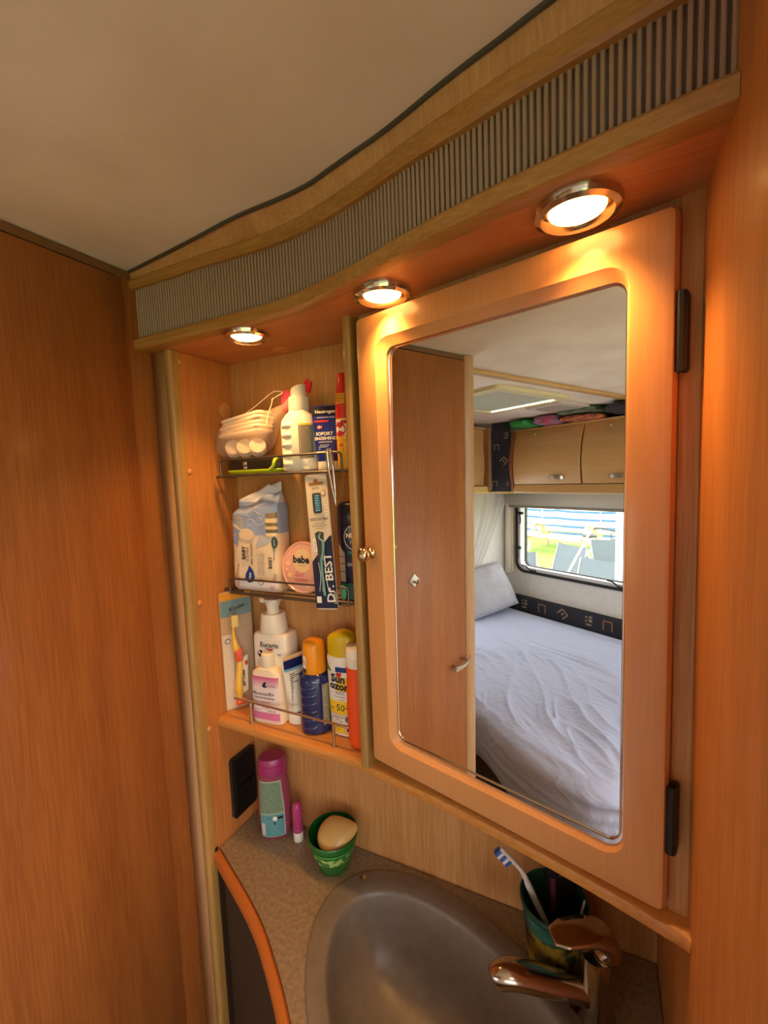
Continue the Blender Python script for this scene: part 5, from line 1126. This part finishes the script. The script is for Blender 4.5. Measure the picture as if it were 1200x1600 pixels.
for k in range(5):
    c0_ = hp[4] + hd_ * (.0065 + .0045 * k); w_, l_, h_ = .0040, .0019, .0105
    V = [c0_ + sd_ * a * w_ + hd_ * b * l_ + dn * c * h_ for c in (.1, 1) for a, b in ((-1, -1), (1, -1), (1, 1), (-1, 1))]; F = [[0, 1, 2, 3], [4, 5, 6, 7], [0, 1, 5, 4], [1, 2, 6, 5], [2, 3, 7, 6], [3, 0, 4, 7]]
    obj('bristle_tuft', V, F, T('bristle_white' if k % 2 else 'bristle_navy', 'e9e9ee' if k % 2 else '3f63b8', .5), tb)
tp = thing('toothpaste_tube', 'black toothpaste tube standing in the dark green cup', 'tube', (-.0400, .5590, .856), rz=radians(25), tilt=(radians(-5), radians(3)))
PT = tubebody('p', .150, .0235, .014, None, tp, .0130, .020); body('body', PT, T('paste_black', '15130f', .3, coat=.3), tp, 2.2); body('cap', [(0, .012, .012), (.001, .0130, .0130), (.0195, .0120, .0120)], T('paste_cap', '23211f', .4), tp, 2)
Sf = front(PT, 2.2); text(tp, Sf, 'WHITE', -.004, .128, .0095, T('ink_silver', '8d8377', .4), 90, off=.0012); patch('wine_stripe', Sf, -.018, -.012, .07, .11, T('stripe_wine', '5a1c2c', .4), tp, off=.0012)
tb2 = tag(tube('interdental_brush', [(-.032, .548, .862), (-.020, .540, .925), (-.012, .538, .972)], [.0026, .0020, .0012], T('grey_clear', '9a9a98', .3)), 'thin grey toothbrush handle at the right inside the dark cup', 'toothbrush')

# ---- mixer tap
tp = thing('mixer_tap', 'chrome single lever mixer tap at the right rear of the basin', 'tap', (.0, .5150, .850), world=True)
lathe('base', [(.0215, .850), (.0215, .853), (.0190, .858), (.0178, .866), (.0172, .900), (.0176, .925), (.0165, .934)], (.0, .5150, 0), M['tap_chrome'], tp, 32)
sp2 = spline([(-.004, .512, .880), (-.030, .502, .889), (-.060, .489, .898), (-.085, .478, .9045), (-.099, .4715, .9035), (-.106, .4690, .897)], 6)
R = []; up = Vector((0, 0, 1))
for k, p in enumerate(sp2):
    q = k / (len(sp2) - 1); tdir = (sp2[min(k + 1, len(sp2) - 1)] - sp2[max(k - 1, 0)]).normalized(); s1 = tdir.cross(up).normalized(); s2 = s1.cross(tdir)
    a = .0125 + .0040 * sin(pi * min(1, q * 1.05)) if q < .95 else .0115; b = .0125 + .0020 * q if q < .95 else .0105
    if k == len(sp2) - 1: a, b = .006, .005
    R.append([p + s1 * a * cos(2 * pi * j / 20) + s2 * b * sin(2 * pi * j / 20) for j in range(20)])
obj('spout', *ringsg(R), M['tap_chrome'], tp, smooth=True)
lv = spline([(.010, .521, .932), (.012, .522, .945), (.006, .519, .955), (-.010, .511, .9600), (-.030, .500, .9595), (-.046, .492, .9570)], 6); R = []
for k, p in enumerate(lv):
    q = k / (len(lv) - 1); tdir = (lv[min(k + 1, len(lv) - 1)] - lv[max(k - 1, 0)]).normalized(); s1 = Vector((-.50, -.86, 0)).cross(up).normalized() ; s1 = (Vector((.46, -.89, 0))); s1.normalize(); s2 = tdir.cross(s1).normalized()
    a = .0165 + .002 * sin(pi * q) - .006 * max(0, q - .85) / .15; b = .0125 * (1 - q) ** 1.4 + .0026
    R.append([p + s1 * a * abs(cos(t_)) ** .7 * (1 if cos(t_) > 0 else -1) + s2 * b * abs(sin(t_)) ** .8 * (1 if sin(t_) > 0 else -1) for t_ in [2 * pi * j / 24 for j in range(24)]])
obj('lever', *ringsg(R), M['tap_chrome'], tp, smooth=True)
